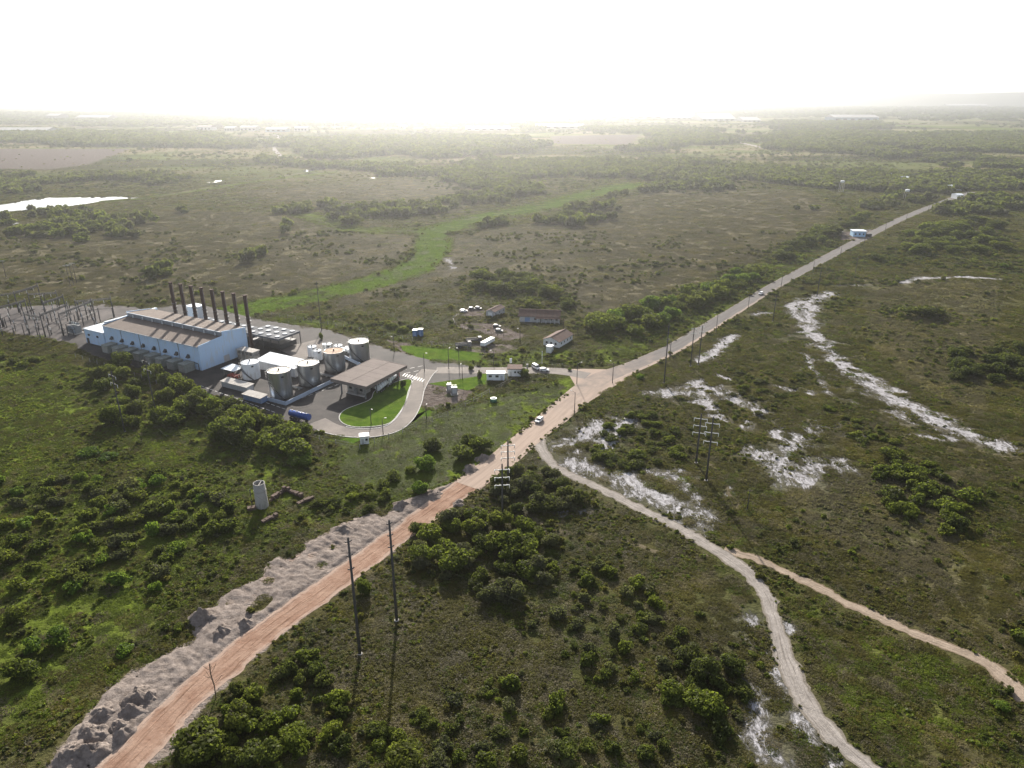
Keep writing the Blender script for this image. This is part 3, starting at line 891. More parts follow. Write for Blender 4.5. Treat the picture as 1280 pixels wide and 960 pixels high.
# radiators and treatment gear behind the hall
def rad_bank(x0, x1, y0, y1, z, lab):
    r = thing('radiator_bank', lab, 'radiator', pl((x0 + x1) / 2, y0), PR)
    w, d = x1 - x0, y1 - y0
    MB().box((0, d / 2, z), (w, d, 0.9)).build('cooler_frame', M['radiator'], r)
    n = max(2, int(w / 4.5))
    for i in range(n):
        for j in range(max(1, int(d / 4.5))):
            c = (-w / 2 + w * (i + 0.5) / n, d * (j + 0.5) / max(1, int(d / 4.5)), z + 0.6)
            MB().cyl((c[0], c[1], c[2] - 0.15), (c[0], c[1], c[2] + 0.25), 1.2, 1.2, 14).build('fan_cowl', M['clerestory'], r)
    for i in range(n + 1):
        for y in (0.3, d - 0.3):
            MB().box((-w / 2 + w * i / n, y, z / 2 - 0.2), (0.3, 0.3, z - 0.4)).build('leg', M['darksteel'], r)
    MB().box((0, d / 2, 1.8), (w * 0.92, d * 0.7, 2.4)).build('pipework', M['darksteel'], r)
    return r


rad_bank(-9, 12, 33, 47, 6.0, 'long grey radiator bank on legs right of the last stack')
rad_bank(-46, -10.5, 33.5, 43, 5.6, 'long low radiator row in the yard behind the stacks')
wb = thing('white_silo', 'white square tower block behind the two leftmost stacks', 'silo', pl(-60, 47), PR)
MB().box((0, 0, 4.5), (7.5, 6, 9)).build('body', M['white'], wb)
MB().box((0, 0, 9.1), (7.9, 6.4, 0.25)).build('roof', M['whiteroof'], wb)
MB().tube([(3.8, -3.05, 9), (1.5, -3.05, 4.5), (-2, -3.05, 0.1)], 0.12).build('stair_rail', M['steel'], wb)
MB().box((-5.5, 0, 1.6), (3.4, 4, 3.2)).build('side_cabin', M['whiteroof'], wb)
pk = thing('pipe_rack', 'concrete and pipe rack standing at the hall gable', 'pipe rack', pl(2.5, 19.5), PR)
for i in range(5):
    MB().box((i * 2.3, 0, 2.3), (0.4, 4.0, 4.6)).build('frame', M['concrete'], pk)
MB().box((4.6, 0, 4.75), (10.4, 4.4, 0.3)).build('deck', M['concrete2'], pk)
for j in range(4):
    MB().cyl((-0.6, -1.4 + j * 0.9, 3.1 + 0.3 * (j % 2)), (10, -1.4 + j * 0.9, 3.1 + 0.3 * (j % 2)), 0.28, n=8).build('pipe', M['steel'], pk)

# tanks
def tank(x, y, d, h, body, top, lab, stair=True, dome=0.25, group='storage tanks'):
    r = d / 2
    o = thing('storage_tank', lab, 'tank', pl(x, y), PR + 0.3, group)
    MB().cyl((0, 0, 0), (0, 0, h), r, r, 40, cap=False).build('shell', body, o)
    b = MB()
    n = 40
    vs = [(0, 0, h - 0.15 + dome)] + [(math.cos(2 * math.pi * i / n) * (r - 0.06), math.sin(2 * math.pi * i / n) * (r - 0.06), h - 0.15) for i in range(n)]
    b.add(vs, [(0, 1 + i, 1 + (i + 1) % n) for i in range(n)], True)
    rf = b.build('roof', top, o)
    MB().cyl((0, 0, h + dome - 0.2), (0, 0, h + dome + 0.5), 0.3, n=8).build('vent', M['darksteel'], rf)
    b = MB()
    ring = [(math.cos(2 * math.pi * i / n) * (r + 0.03), math.sin(2 * math.pi * i / n) * (r + 0.03), h) for i in range(n + 1)]
    b.tube(ring, 0.09, 4)
    b.build('rim', body, o)
    b = MB()
    for i in range(0, n, 2):
        q = ring[i]
        b.cyl((q[0] * 0.985, q[1] * 0.985, h), (q[0] * 0.985, q[1] * 0.985, h + 1.0), 0.035, n=4)
    b.tube([(q[0] * 0.985, q[1] * 0.985, h + 1.0) for q in ring], 0.035, 4)
    b.build('railing', M['steel'], o)
    if stair:
        b = MB()
        k = 22
        for i in range(k):
            t = i / (k - 1)
            a = math.radians(-150 + 100 * (1 - t))
            c = (math.cos(a) * (r + 0.45), math.sin(a) * (r + 0.45), 0.2 + t * (h - 0.3))
            b.box(c, (0.9, 0.45, 0.12), a)
        b.build('stair', M['darksteel'], o)
    MB().box((r * 0.72, -r * 0.74, h * 0.86), (0.9, 0.25, 0.5), math.radians(44)).build('gauge_box', M['dark'], o)
    return o


tank(50.4, -3.8, 8.6, 10.9, M['tank'], M['tanktop'], 'tallest grey steel storage tank, nearest the blue bund corner')
tank(50.4, 11.8, 8.6, 8.8, M['tank'], M['tanktop'], 'steel storage tank with cream roof behind the tallest tank')
tank(49.0, 28.9, 8.7, 8.5, M['tank'], M['rusttop'], 'steel storage tank with rusty brown roof beside the taupe canopy')
tank(49.8, 44.2, 8.8, 8.4, M['tank'], M['tanktop'], 'steel storage tank farthest back, behind the taupe canopy')
tank(24.6, 4.8, 7.2, 6.9, M['white'], M['whiteroof'], 'white storage tank nearest the engine hall', dome=0.7)
for (x, y, d, h, lab) in ((28.5, 37, 4.2, 4.6, 'small white tank left of the rusty roofed tank'), (34.0, 34.5, 3.8, 4.4, 'small white tank just in front of its twin behind the shed'),
                          (33.0, 42, 4.2, 5.0, 'small grey tank at the back of the small tank group'), (39.0, 42.5, 4.0, 5.2, 'small white tank behind the rusty roofed tank')):
    tank(x, y, d, h, M['tank'] if 'grey' in lab else M['white'], M['whiteroof'], lab, False, group='small tanks behind the shed')
# sheds on the tank farm
def shed(name, lab, cat, loc, rz, L, Wd, h, wallm, roofm, rise=0.5, over=0.4, posts=False, npanel=5, roofname='roof_sheet'):
    o = thing(name, lab, cat, loc, rz)
    if posts:
        k = max(2, int(L / 5) + 1)
        for i in range(k):
            for y in (-Wd / 2 + 0.3, Wd / 2 - 0.3):
                MB().box((-L / 2 + 0.3 + (L - 0.6) * i / (k - 1), y, h / 2), (0.25, 0.25, h)).build('column', wallm, o)
    else:
        MB().box((0, -Wd / 2 + 0.1, h / 2), (L, 0.2, h)).build('wall', wallm, o)
        MB().box((0, Wd / 2 - 0.1, (h + rise) / 2), (L, 0.2, h + rise)).build('wall', wallm, o)
        for x in (-L / 2 + 0.1, L / 2 - 0.1):
            MB().extrude([(-Wd / 2 + 0.2, 0), (-Wd / 2 + 0.2, h), (Wd / 2 - 0.2, h + rise), (Wd / 2 - 0.2, 0)], x - 0.1, x + 0.1).build('wall', wallm, o)
    for i in range(npanel):
        x0 = -L / 2 - over + (L + 2 * over) * i / npanel
        x1 = x0 + (L + 2 * over) / npanel - 0.04
        y0, y1 = -Wd / 2 - over, Wd / 2 + over
        z0, z1 = h + 0.02, h + rise + 0.02
        MB().add([(x0, y0, z0), (x1, y0, z0), (x1, y1, z1), (x0, y1, z1), (x0, y0, z0 + 0.15), (x1, y0, z0 + 0.15), (x1, y1, z1 + 0.15), (x0, y1, z1 + 0.15)],
                 [(3, 2, 1, 0), (4, 5, 6, 7), (0, 1, 5, 4), (1, 2, 6, 5), (2, 3, 7, 6), (3, 0, 4, 7)]).build(roofname, roofm, o)
    return o


shed('treatment_shed', 'long shed with pale blue sheet roof between hall and tanks', 'shed', pl(30, 17.2), PR, 22, 8, 3.9, M['greywall'], M['whiteroof'], 1.0, npanel=7)
shed('small_canopy', 'small flat white canopy between the hall and the white tank', 'canopy', pl(15.2, 3.6), PR, 7.0, 5.2, 2.8, M['steel'], M['whiteroof'], 0.2, posts=True, npanel=2)
shed('pump_shed', 'low grey roofed pump shed in front of the white tank', 'shed', pl(29, -6.6), PR, 14.5, 3.4, 2.3, M['greywall'], M['concrete2'], 0.3, npanel=4)
shed('blue_shed', 'low blue walled shed beside the tallest tank', 'shed', pl(44.5, -11.8), PR, 9.5, 3.4, 2.2, M['bluewall'], M['concrete2'], 0.3, npanel=3)
mp = thing('red_manifold', 'red pipe manifold under the white tank', 'pipes', pl(19.5, 0.2), PR)
for j in range(4):
    MB().tube([(-2.5 + j * 1.3, -1.2, 0.2), (-2.5 + j * 1.3, -1.2, 1.5), (-2.5 + j * 1.3, 1.5, 1.5), (-2.5 + j * 1.3, 1.5, 0.2)], 0.22, 6).build('pipe', M['red'], mp)
MB().cyl((-3.2, 0, 1.0), (2.6, 0, 1.0), 0.3, n=8).build('header', M['red'], mp)
bw = thing('bund_wall', 'low pale blue containment wall around the steel tanks', 'wall', pl(58.6, -10), PR)
runs = [((0, 0), (0, 46)), ((0, 0), (-20, 0)), ((0, 46), (-18, 52))]
for (a, b) in runs:
    L = math.dist(a, b)
    k = int(L / 5.5)
    ang = math.atan2(b[1] - a[1], b[0] - a[0])
    for i in range(k):
        t = (i + 0.5) / k
        MB().box((a[0] + (b[0] - a[0]) * t, a[1] + (b[1] - a[1]) * t, 0.75), (L / k - 0.08, 0.3, 1.5), ang).build('wall_segment', M['bund'], bw)
for j in range(2):
    pr_ = thing('pipe_run', 'pipes on sleepers along the inside of the bund, %s' % ('front pair' if j else 'behind the tall tank'), 'pipes', pl(46 - j * 4, 4 if j else 20), PR)
    for k in range(2):
        MB().cyl((-7, k * 0.9, 0.6), (11, k * 0.9, 0.6), 0.22, n=8).build('pipe', M['steel'], pr_)
    for k in range(5):
        MB().box((-6 + k * 4, 0.45, 0.19), (0.4, 1.8, 0.38)).build('sleeper', M['concrete'], pr_)

# drums and sacks stacked behind the tanks
for i, (x, y) in enumerate(((36, 48), (38.2, 48.6), (40.4, 48), (37, 50.6), (39.4, 50.8), (41.8, 50.2), (43.6, 49))):
    o = thing('white_drum', 'white drum stack behind the small tanks, %s of seven' % ('first second third fourth fifth sixth seventh'.split()[i]), 'drum', pl(x, y), PR + i, 'white drums behind the small tanks')
    MB().cyl((0, 0, 0), (0, 0, 1.5 + 0.2 * (i % 3)), 0.85, 0.85, 12).build('body', M['white'], o)
    MB().cyl((0, 0, 1.5 + 0.2 * (i % 3)), (0, 0, 1.62 + 0.2 * (i % 3)), 0.9, 0.9, 12).build('lid', M['whiteroof'], o)
# loading canopy
cn = thing('loading_canopy', 'big flat taupe truck loading canopy on columns beside the curved lawn', 'canopy', pl(75.5, 19.9), PR)
for i in range(2):
    for j in range(6):
        w, d = 17.2 / 2, 25.6 / 6
        MB().box((-4.3 + 8.6 * i, -12.8 + d * (j + 0.5), 6.6 + 0.06 * (1 - abs(i))), (8.55 if i else 8.55, d - 0.06, 0.18)).build('roof_panel', M['canopyroof'], cn)
for (c, d) in (((0, -13.0, 6.1), (17.8, 0.3, 1.35)), ((0, 13.0, 6.1), (17.8, 0.3, 1.35)), ((-8.85, 0, 6.1), (0.3, 25.6, 1.35)), ((8.85, 0, 6.1), (0.3, 25.6, 1.35))):
    MB().box(c, d).build('fascia', M['canopyroof'], cn)
for i in range(2):
    for j in range(4):
        MB().box((-6 + 12 * i, -10.5 + 7 * j, 3.2), (0.45, 0.45, 6.4)).build('column', M['steel'], cn)
for y in (-9, 0, 9):
    MB().box((0, y, 0.25), (9, 1.4, 0.4)).build('island', M['concrete2'], cn)
    MB().box((0, y, 1.6), (1.0, 0.8, 2.3)).build('loading_arm', M['steel'], cn)
hut = thing('loading_hut', 'grey cabin standing under the loading canopy', 'cabin', pl(74, 14.5), PR)
MB().box((0, 0, 1.5), (8.5, 4.0, 3.0)).build('wall', M['concrete'], hut)
MB().box((0, 0, 3.1), (9.0, 4.4, 0.2)).build('roof', M['concrete2'], hut)
for x in (-2.6, 0.2, 2.8):
    MB().box((x, -2.03, 1.7), (1.4, 0.06, 1.0)).build('window', M['glass'], hut)


# ------------------------------------------------------------------ vehicles
def wheel(parent, x, y, r=0.33, w=0.22):
    t = MB().cyl((x, y - w / 2, r), (x, y + w / 2, r), r, r, 14).build('wheel', M['tyre'], parent)
    MB().cyl((x, y - w / 2 - 0.012, r), (x, y + w / 2 + 0.012, r), r * 0.58, r * 0.58, 10).build('rim', M['steel'], t)


def car(lab, loc, rz, paint, kind='hatch', group=None, cat='car', name='car'):
    o = thing(name, lab, cat, loc, rz, group)
    if kind == 'hatch':
        low = [(-1.95, 0.32), (-2.0, 0.75), (-1.9, 0.98), (0.85, 0.98), (1.85, 0.82), (2.0, 0.55), (1.95, 0.3)]
        cab = [(-1.88, 0.98), (-1.55, 1.50), (-0.1, 1.54), (0.45, 1.46), (1.1, 0.98)]
    else:
        low = [(-2.3, 0.4), (-2.35, 1.05), (1.55, 1.05), (2.2, 0.95), (2.35, 0.6), (2.3, 0.38)]
        cab = [(-2.25, 1.05), (-2.15, 1.95), (0.7, 1.97), (1.0, 1.85), (1.6, 1.05)]
    hw = 0.86
    b = MB().extrude([(a, c) for a, c in low], -hw, hw, 'y')
    n = len(cab)
    vs = [(a, -hw * (1.0 if c < 1.1 else 0.80), c) for a, c in cab] + [(a, hw * (1.0 if c < 1.1 else 0.80), c) for a, c in cab]
    fs = [tuple(reversed(range(n))), tuple(range(n, 2 * n))] + [(i, (i + 1) % n, n + (i + 1) % n, n + i) for i in range(n)]
    b.add(vs, fs)
    body = b.build('body', paint, o)
    (ax, az), (bx, bz), (cx, cz), (dx, dz), (ex, ez) = cab
    L = lambda p, q, t: (p[0] + (q[0] - p[0]) * t, p[1] + (q[1] - p[1]) * t)
    def wy(z):
        t = (z - az) / (bz - az)
        return hw * (1 - 0.2 * min(t, 1)) + 0.012
    for s in (-1, 1):
        q = [L(cab[0], cab[1], 0.2), L(cab[0], cab[1], 0.85), (cx - 0.05, bz - 0.12), (dx - 0.05, dz - 0.1), L(cab[3], cab[4], 0.8)]
        fc = tuple(range(5)) if s > 0 else tuple(reversed(range(5)))
        MB().add([(a + (0.12 if k < 2 else -0.08), s * wy(c), c) for k, (a, c) in enumerate(q)], [fc]).build('side_window', M['glass'], o)
    for nm, p, q, e in (('windscreen', cab[3], cab[4], 0.015), ('rear_window', cab[0], cab[1], -0.015)):
        u, v = L(p, q, 0.12), L(p, q, 0.9)
        MB().add([(u[0] + e, -wy(u[1]) * 0.9, u[1] + 0.012), (u[0] + e, wy(u[1]) * 0.9, u[1] + 0.012), (v[0] + e, wy(v[1]) * 0.9, v[1] + 0.012), (v[0] + e, -wy(v[1]) * 0.9, v[1] + 0.012)],
                 [(0, 1, 2, 3)]).build(nm, M['glass'], o)
    for s in (-1, 1):
        for x in ((-1.25, 1.25) if kind == 'hatch' else (-1.4, 1.45)):
            wheel(o, x, s * 0.80)
        MB().box((low[-2][0] - 0.05, s * 0.62, low[-2][1] + 0.1), (0.1, 0.36, 0.16)).build('headlight', M['insul'], o)
        MB().box((low[1][0] - 0.0, s * 0.7, low[1][1]), (0.1, 0.2, 0.26)).build('tail_light', M['red'], o)
        MB().box((0.75, s * 0.95, 1.05), (0.14, 0.18, 0.12)).build('mirror', paint, o)
    MB().box((low[-1][0] - 0.02, 0, 0.42), (0.14, 1.5, 0.16)).build('bumper', M['darksteel'], o)
    return o


def face(a, b):
    A, B = g(*a), g(*b)
    return math.atan2(B.y - A.y, B.x - A.x)


car('white hatchback driving on the dusty road below the junction', g(674, 527) + Vector((0, 0, 0.06)), face((690, 523), (657, 550)) + 0.0, M['carwhite'])
car('white car far up the asphalt road beyond the poles', g(951, 368) + Vector((0, 0, 0.06)), face((985, 348), (930, 381)), M['carwhite'])
car('white van parked beside the guard house', g(670, 461) + Vector((0, 0, 0.08)), math.radians(-60), M['carwhite'], 'van', cat='van', name='van')
car('small white car parked in front of the white van', g(680.5, 464) + Vector((0, 0, 0.08)), math.radians(-8), M['carwhite'])
car('dark car parked at the fenced yard, farther one', g(621, 409), math.radians(-10), M['cardark'])
car('grey car parked at the fenced yard, nearer one', g(624, 414.5), math.radians(-14), M['cargrey'])
car('white car among the wrecks by the back fence', g(580, 390), math.radians(20), M['carwhite'])
car('dark wreck left of the old shed', g(590, 387), math.radians(5), M['cardark'])
car('grey wreck at the far end of the wreck row', g(598, 386.5), math.radians(-25), M['cargrey'])


def tanker(lab, loc, rz, tankm, cabm, cab=True, L=9.5):
    o = thing('tank_truck' if cab else 'tank_trailer', lab, 'truck' if cab else 'trailer', loc, rz)
    t = MB().cyl((-L / 2, 0, 2.05), (L / 2, 0, 2.05), 1.15, 1.15, 18).build('tank', tankm, o)
    for i in range(4):
        x = -L / 2 + L * (i + 0.5) / 4
        MB().cyl((x, 0, 3.15), (x, 0, 3.4), 0.3, n=8).build('hatch', M['steel'], t)
        MB().cyl((x - 0.06 - L / 8 + 0.2, 0, 2.05), (x + 0.06 - L / 8 + 0.2, 0, 2.05), 1.19, 1.19, 18).build('band', M['bluetank'] if tankm is M['bluetank'] else M['steel'], t)
    MB().box((0, 0, 0.85), (L * 0.95, 1.0, 0.3)).build('chassis', M['darksteel'], o)
    for x in (-L / 2 + 0.9, -L / 2 + 2.1, -L / 2 + 3.3):
        for s in (-1, 1):
            wheel(o, x, s * 1.0, 0.5, 0.35)
    MB().box((L / 2 - 1.5, 0, 0.36), (0.3, 1.2, 0.7)).build('landing_leg', M['darksteel'], o)
    if cab:
        c = MB().box((L / 2 + 1.5, 0, 1.85), (1.9, 2.3, 2.5), 0, 0.94).build('cab', cabm, o)
        MB().box((L / 2 + 2.46, 0, 2.25), (0.06, 1.9, 0.8)).build('windscreen', M['glass'], c)
        MB().box((L / 2 + 1.2, 0, 0.65), (3.2, 1.0, 0.3)).build('cab_chassis', M['darksteel'], o)
        for s in (-1, 1):
            wheel(o, L / 2 + 1.6, s * 1.0, 0.5, 0.35)
    return o


tanker('blue tank trailer parked at the corner of the dark yard', (g(361, 523) + g(389, 529)) / 2 + Vector((0, 0.6, 0.03)), face((361, 522), (389, 529)), M['bluetank'], None, False, 9.0)
tanker('white tank truck leaving the right side of the loading canopy', g(478, 487) + Vector((0, 0, 0.04)), face((470, 490), (488, 476)), M['white'], M['carwhite'], True, 7.5)
tanker('white tank truck with red cab queueing behind the canopy corner', g(489, 478.5) + Vector((0, 0, 0.04)), face((480, 486), (496, 473)), M['white'], M['red'], True, 7.0)


def flatbed(lab, loc, rz, m):
    o = thing('scrap_truck', lab, 'truck', loc, rz)
    MB().box((-0.8, 0, 1.25), (5.6, 2.3, 0.3)).build('bed', m, o)
    MB().box((-0.8, 1.1, 1.7), (5.6, 0.12, 0.7)).build('side_board', m, o)
    MB().box((-0.8, -1.1, 1.7), (5.6, 0.12, 0.7)).build('side_board', m, o)
    c = MB().box((3.0, 0, 1.7), (1.7, 2.1, 2.1), 0, 0.9).build('cab', m, o)
    MB().box((3.87, 0, 2.0), (0.06, 1.7, 0.7)).build('windscreen', M['glass'], c)
    MB().box((0, 0, 0.8), (7.0, 0.9, 0.3)).build('chassis', M['darksteel'], o)
    for x in (-2.6, -1.4, 2.8):
        for s in (-1, 1):
            wheel(o, x, s * 0.95, 0.48, 0.3)


flatbed('scrap truck with grey bed, left one beside the white trailer', g(579, 434), math.radians(15), M['junk'])
flatbed('dark scrap truck just behind the grey scrap truck', g(592, 428), math.radians(12), M['darksteel'])
tl = thing('white_trailer', 'long white box trailer standing in the scrub by the scrap trucks', 'trailer', (g(603, 435) + g(616, 428)) / 2, face((603, 435), (616, 428)))
LT = (g(616, 428) - g(603, 435)).length
MB().box((0, 0, 1.9), (LT, 2.3, 1.7)).build('box_body', M['white'], tl)
MB().box((0, 0, 0.9), (LT * 0.95, 0.9, 0.25)).build('chassis', M['darksteel'], tl)
for x in (-LT / 2 + 1.0, -LT / 2 + 2.2):
    for s in (-1, 1):
        wheel(tl, x, s * 0.95, 0.45, 0.3)
MB().box((LT / 2 - 1.2, 0, 0.4), (0.25, 1.1, 0.8)).build('landing_leg', M['darksteel'], tl)


# ------------------------------------------------------------------ houses
def gable_house(name, lab, loc, rz, L, Wd, h, rise, wallm, roofm, wins=(), doors=(), over=0.5, ends=(), slabs=4):
    """L along local x, ridge along x; wins/doors are (side, x, z, w, h, material)"""
    o = thing(name, lab, 'house', loc, rz)
    for s in (-1, 1):
        MB().box((0, s * (Wd / 2 - 0.1), h / 2), (L, 0.2, h)).build('wall', wallm, o)
        MB().extrude([(-Wd / 2 + 0.2, 0), (-Wd / 2 + 0.2, h), (0, h + rise * 0.96), (Wd / 2 - 0.2, h), (Wd / 2 - 0.2, 0)], s * (L / 2 - 0.1) - 0.1, s * (L / 2 - 0.1) + 0.1).build('wall', wallm, o)
    sl_ = rise / (Wd / 2)
    for s in (-1, 1):
        for i in range(slabs):
            x0 = -L / 2 - over + (L + 2 * over) * i / slabs
            x1 = x0 + (L + 2 * over) / slabs - 0.03
            y1 = s * (Wd / 2 + over)
            ze, zr = h - over * sl_ + 0.03, h + rise + 0.03
            vs = [(x0, 0, zr), (x1, 0, zr), (x1, y1, ze), (x0, y1, ze)]
            vs += [(a, b, c + 0.14) for a, b, c in vs]
            fs = [(0, 1, 2, 3), (7, 6, 5, 4), (0, 4, 5, 1), (1, 5, 6, 2), (2, 6, 7, 3), (3, 7, 4, 0)]
            MB().add(vs, [tuple(reversed(f)) for f in fs] if s > 0 else fs).build('roof_slab', roofm, o)
    MB().box((0, 0, h + rise + 0.2), (L + 2 * over, 0.4, 0.14)).build('ridge_cap', roofm, o)
    for nm, lst in (('window', wins), ('door', doors)):
        for (sd, x, z, w, hh, mm) in lst:
            if sd in (-1, 1):
                f = MB().box((x, sd * (Wd / 2 + 0.015), z), (w, 0.06, hh)).build(nm, mm, o)
                MB().box((x, sd * (Wd / 2 + 0.05), z - hh / 2 - 0.04), (w + 0.2, 0.12, 0.08)).build('sill', M['concrete2'], f)
            else:
                sx = 1 if sd == 'r' else -1
                f = MB().box((sx * (L / 2 + 0.015), x, z), (0.06, w, hh)).build(nm, mm, o)
                MB().box((sx * (L / 2 + 0.05), x, z - hh / 2 - 0.04), (0.12, w + 0.2, 0.08)).build('sill', M['concrete2'], f)
    return o


A, B, C_ = g(680, 432.5), g(698.7, 435), g(715.6, 425)
rz = math.atan2(C_.y - B.y, C_.x - B.x)
Lh, Wh = (C_ - B).length, 8.4
ctr = B + Vector((math.cos(rz), math.sin(rz), 0)) * Lh / 2 + Vector((-math.sin(rz), math.cos(rz), 0)) * Wh / 2
Lh = min(Lh, 14)
D_ = M['dark']
gable_house('white_house', 'white walled house with brown tiled roof nearest the junction', ctr, rz, Lh, Wh, 3.0, 1.7, M['housewall'], M['oldtile'],
            [(-1, x, 1.7, 0.9, 0.9, D_) for x in (-4.5, -1.5, 1.6, 4.6)] + [('l', y, 1.7, 1.0, 1.0, D_) for y in (-2.4, 0, 2.4)], [(1, 0, 1.1, 0.9, 2.1, D_)])
sb = thing('white_annex', 'small white flat roofed block in front of the brown roofed white house', 'shed', g(690, 441), rz)
MB().box((0, 1.2, 1.6), (2.6, 2.4, 3.2)).build('wall', M['housewall'], sb)
MB().box((0, 1.2, 3.28), (2.9, 2.7, 0.14)).build('roof', M['whiteroof'], sb)
MB().box((0, -0.02, 1.0), (0.8, 0.06, 1.9)).build('door', M['greywall'], sb)
A, B = g(651, 402), g(700, 404)
rz = math.atan2(B.y - A.y, B.x - A.x) + 0.02
ctr = (A + B) / 2 + Vector((0, 5.0, 0))
LH = (B - A).length
hh_ = gable_house('long_house', 'long grey house with dark brown roof and blue door under the trees', ctr, rz, LH, 10, 3.3, 2.0, M['greywall'], M['oldtile'],
                  [(-1, x, 1.8, 1.2, 1.0, D_) for x in (-2.0, 3.5, 6.0, 9.0)], [(-1, -6.2, 1.3, 2.6, 2.5, M['bluewall']), (-1, 1, 1.1, 1.0, 2.1, D_)], 0.8, slabs=5)
for i in range(6):
    MB().box((-1 + i * 2.3, -6.6, 1.3), (0.22, 0.22, 2.6)).build('veranda_post', M['housewall'], hh_)
MB().add([(-2, -5.0, 3.25), (11.5, -5.0, 3.25), (11.5, -7.0, 2.65), (-2, -7.0, 2.65), (-2, -5.0, 3.13), (11.5, -5.0, 3.13), (11.5, -7.0, 2.53), (-2, -7.0, 2.53)],
         [(3, 2, 1, 0), (4, 5, 6, 7), (0, 1, 5, 4), (1, 2, 6, 5), (2, 3, 7, 6), (3, 0, 4, 7)]).build('veranda_roof', M['oldtile'], hh_)
A, B = g(618, 397.5), g(631, 391)
rz = math.atan2(B.y - A.y, B.x - A.x)
LH = min((B - A).length, 15)
ctr = A + Vector((math.cos(rz), math.sin(rz), 0)) * LH / 2 + Vector((-math.sin(rz), math.cos(rz), 0)) * 2.6
gable_house('old_shed', 'old grey shed with dark roof and white door at the far yard edge', ctr, rz, LH, 5.2, 3.2, 1.0, M['greywall'], M['oldtile'],
            [(-1, x, 1.9, 0.9, 0.7, D_) for x in (-4, 0, 4)], [('l', 0.0, 1.4, 2.4, 2.6, M['white'])], 0.3, slabs=3)

cb = thing('site_container', 'white site container office on the lawn beside the guard house', 'container', g(619.5, 476), math.radians(-3))
MB().box((0, 1.3, 1.75), (7.4, 2.6, 3.1)).build('box_body', M['white'], cb)
MB().box((0, 1.3, 3.36), (7.8, 3.0, 0.12)).build('roof', M['whiteroof'], cb)
for x in (-2.2, 0.6):
    MB().box((x, -0.02, 2.0), (1.3, 0.05, 0.9)).build('window', M['glass'], cb)
MB().box((2.5, -0.02, 1.25), (0.9, 0.05, 2.0)).build('door', M['greywall'], cb)
for x in (-3.2, 3.2):
    MB().box((x, 1.3, 0.1), (0.4, 2.2, 0.22)).build('footing', M['concrete'], cb)
gh = thing('guard_house', 'white guard house with dark flat roof at the gate', 'guard house', g(643, 470.5), math.radians(-4))
MB().box((0, 2.4, 1.6), (5.6, 4.8, 3.2)).build('wall', M['housewall'], gh)
MB().box((0, 2.4, 3.35), (6.3, 5.6, 0.3)).build('roof', M['oldtile'], gh)
for x in (0.3, 1.6):
    MB().box((x, -0.02, 1.9), (0.8, 0.06, 0.8)).build('window', M['glass'], gh)
MB().box((-1.6, -0.02, 1.1), (0.9, 0.06, 2.1)).build('door', M['greywall'], gh)
for nm, lab, px, s in (('gate_pillar', 'cream gate pillar left of the van', (659, 465), 3.4), ('gate_pillar', 'short cream gate pillar between container and guard house', (633, 475), 3.0)):
    p = thing(nm, lab, 'pillar', g(*px))
    MB().box((0, 0, s / 2), (0.6, 0.6, s)).build('shaft', M['concrete2'], p)
    MB().box((0, 0, s + 0.1), (0.85, 0.85, 0.2)).build('cap', M['concrete2'], p)
wp = thing('white_mast', 'slim white mast by the access road behind the van', 'pole', g(677.5, 455))
MB().cyl((0, 0, 0), (0, 0, 6.0), 0.14, 0.10, 8).build('shaft', M['white'], wp)
MB().cyl((0, 0, 0), (0, 0, 0.4), 0.3, 0.3, 8).build('base', M['concrete2'], wp)
tt = thing('white_sign_board', 'small tilted white sign board behind the guard house', 'sign', g(638.5, 457))
MB().box((0, 0, 2.3), (1.0, 0.12, 2.2), 0.3).build('board', M['white'], tt)
MB().cyl((0, 0.1, 0), (0, 0.1, 2.0), 0.06, n=6).build('post', M['steel'], tt)
for i, px in enumerate(((519.3, 421), (526, 420))):
    o = thing('portable_toilet', '%s of the two blue portable cabins on the grass' % ('left' if i == 0 else 'right'), 'portable toilet', g(*px), math.radians(-8), 'blue portable cabins')
    MB().box((0, 0, 1.75), (2.2, 2.0, 3.5)).build('body', M['blueplastic'], o)
    MB().box((0, 0, 3.6), (2.3, 2.1, 0.2)).build('roof', M['whiteroof'], o)
    MB().box((0, -1.02, 1.6), (1.3, 0.05, 2.6)).build('door', M['bluewall'], o)
for i, (px, s) in enumerate((((561.5, 488), 1.0), ((568, 493), 1.2))):
    o = thing('transformer_box', 'grey electrical box on the bare soil patch, %s one' % ('farther' if i == 0 else 'nearer'), 'transformer', g(*px), 0.2, 'electrical boxes on bare soil')
    MB().box((0, 0, 1.5 * s), (1.9 * s, 1.6 * s, 2.4 * s)).build('cabinet', M['steel'], o)
    MB().box((0, 0, 0.15), (2.4 * s, 2.0 * s, 0.3)).build('plinth', M['concrete2'], o)
    for k in range(3):
        MB().cyl((-0.6 * s + k * 0.6 * s, 0, 2.7 * s), (-0.6 * s + k * 0.6 * s, 0, 3.4 * s), 0.1, n=6).build('bushing', M['insul'], o)
    MB().box((0, -0.83 * s, 1.5 * s), (1.5 * s, 0.06, 1.8 * s)).build('door', M['greywall'], o)
gt = thing('green_water_tank', 'small green water tank with white lid on the wide meadow', 'water tank', g(617, 502))
MB().cyl((0, 0, 0), (0, 0, 1.5), 1.4, 1.25, 18).build('body', M['green'], gt)
MB().cyl((0, 0, 1.5), (0, 0, 1.75), 0.9, 0.5, 18).build('lid', M['white'], gt)
kk = thing('white_kiosk', 'white kiosk hut below the bend of the plant lane', 'kiosk', g(456, 555.5), math.radians(12))
MB().box((0, 1.2, 1.5), (2.9, 2.4, 3.0)).build('wall', M['housewall'], kk)
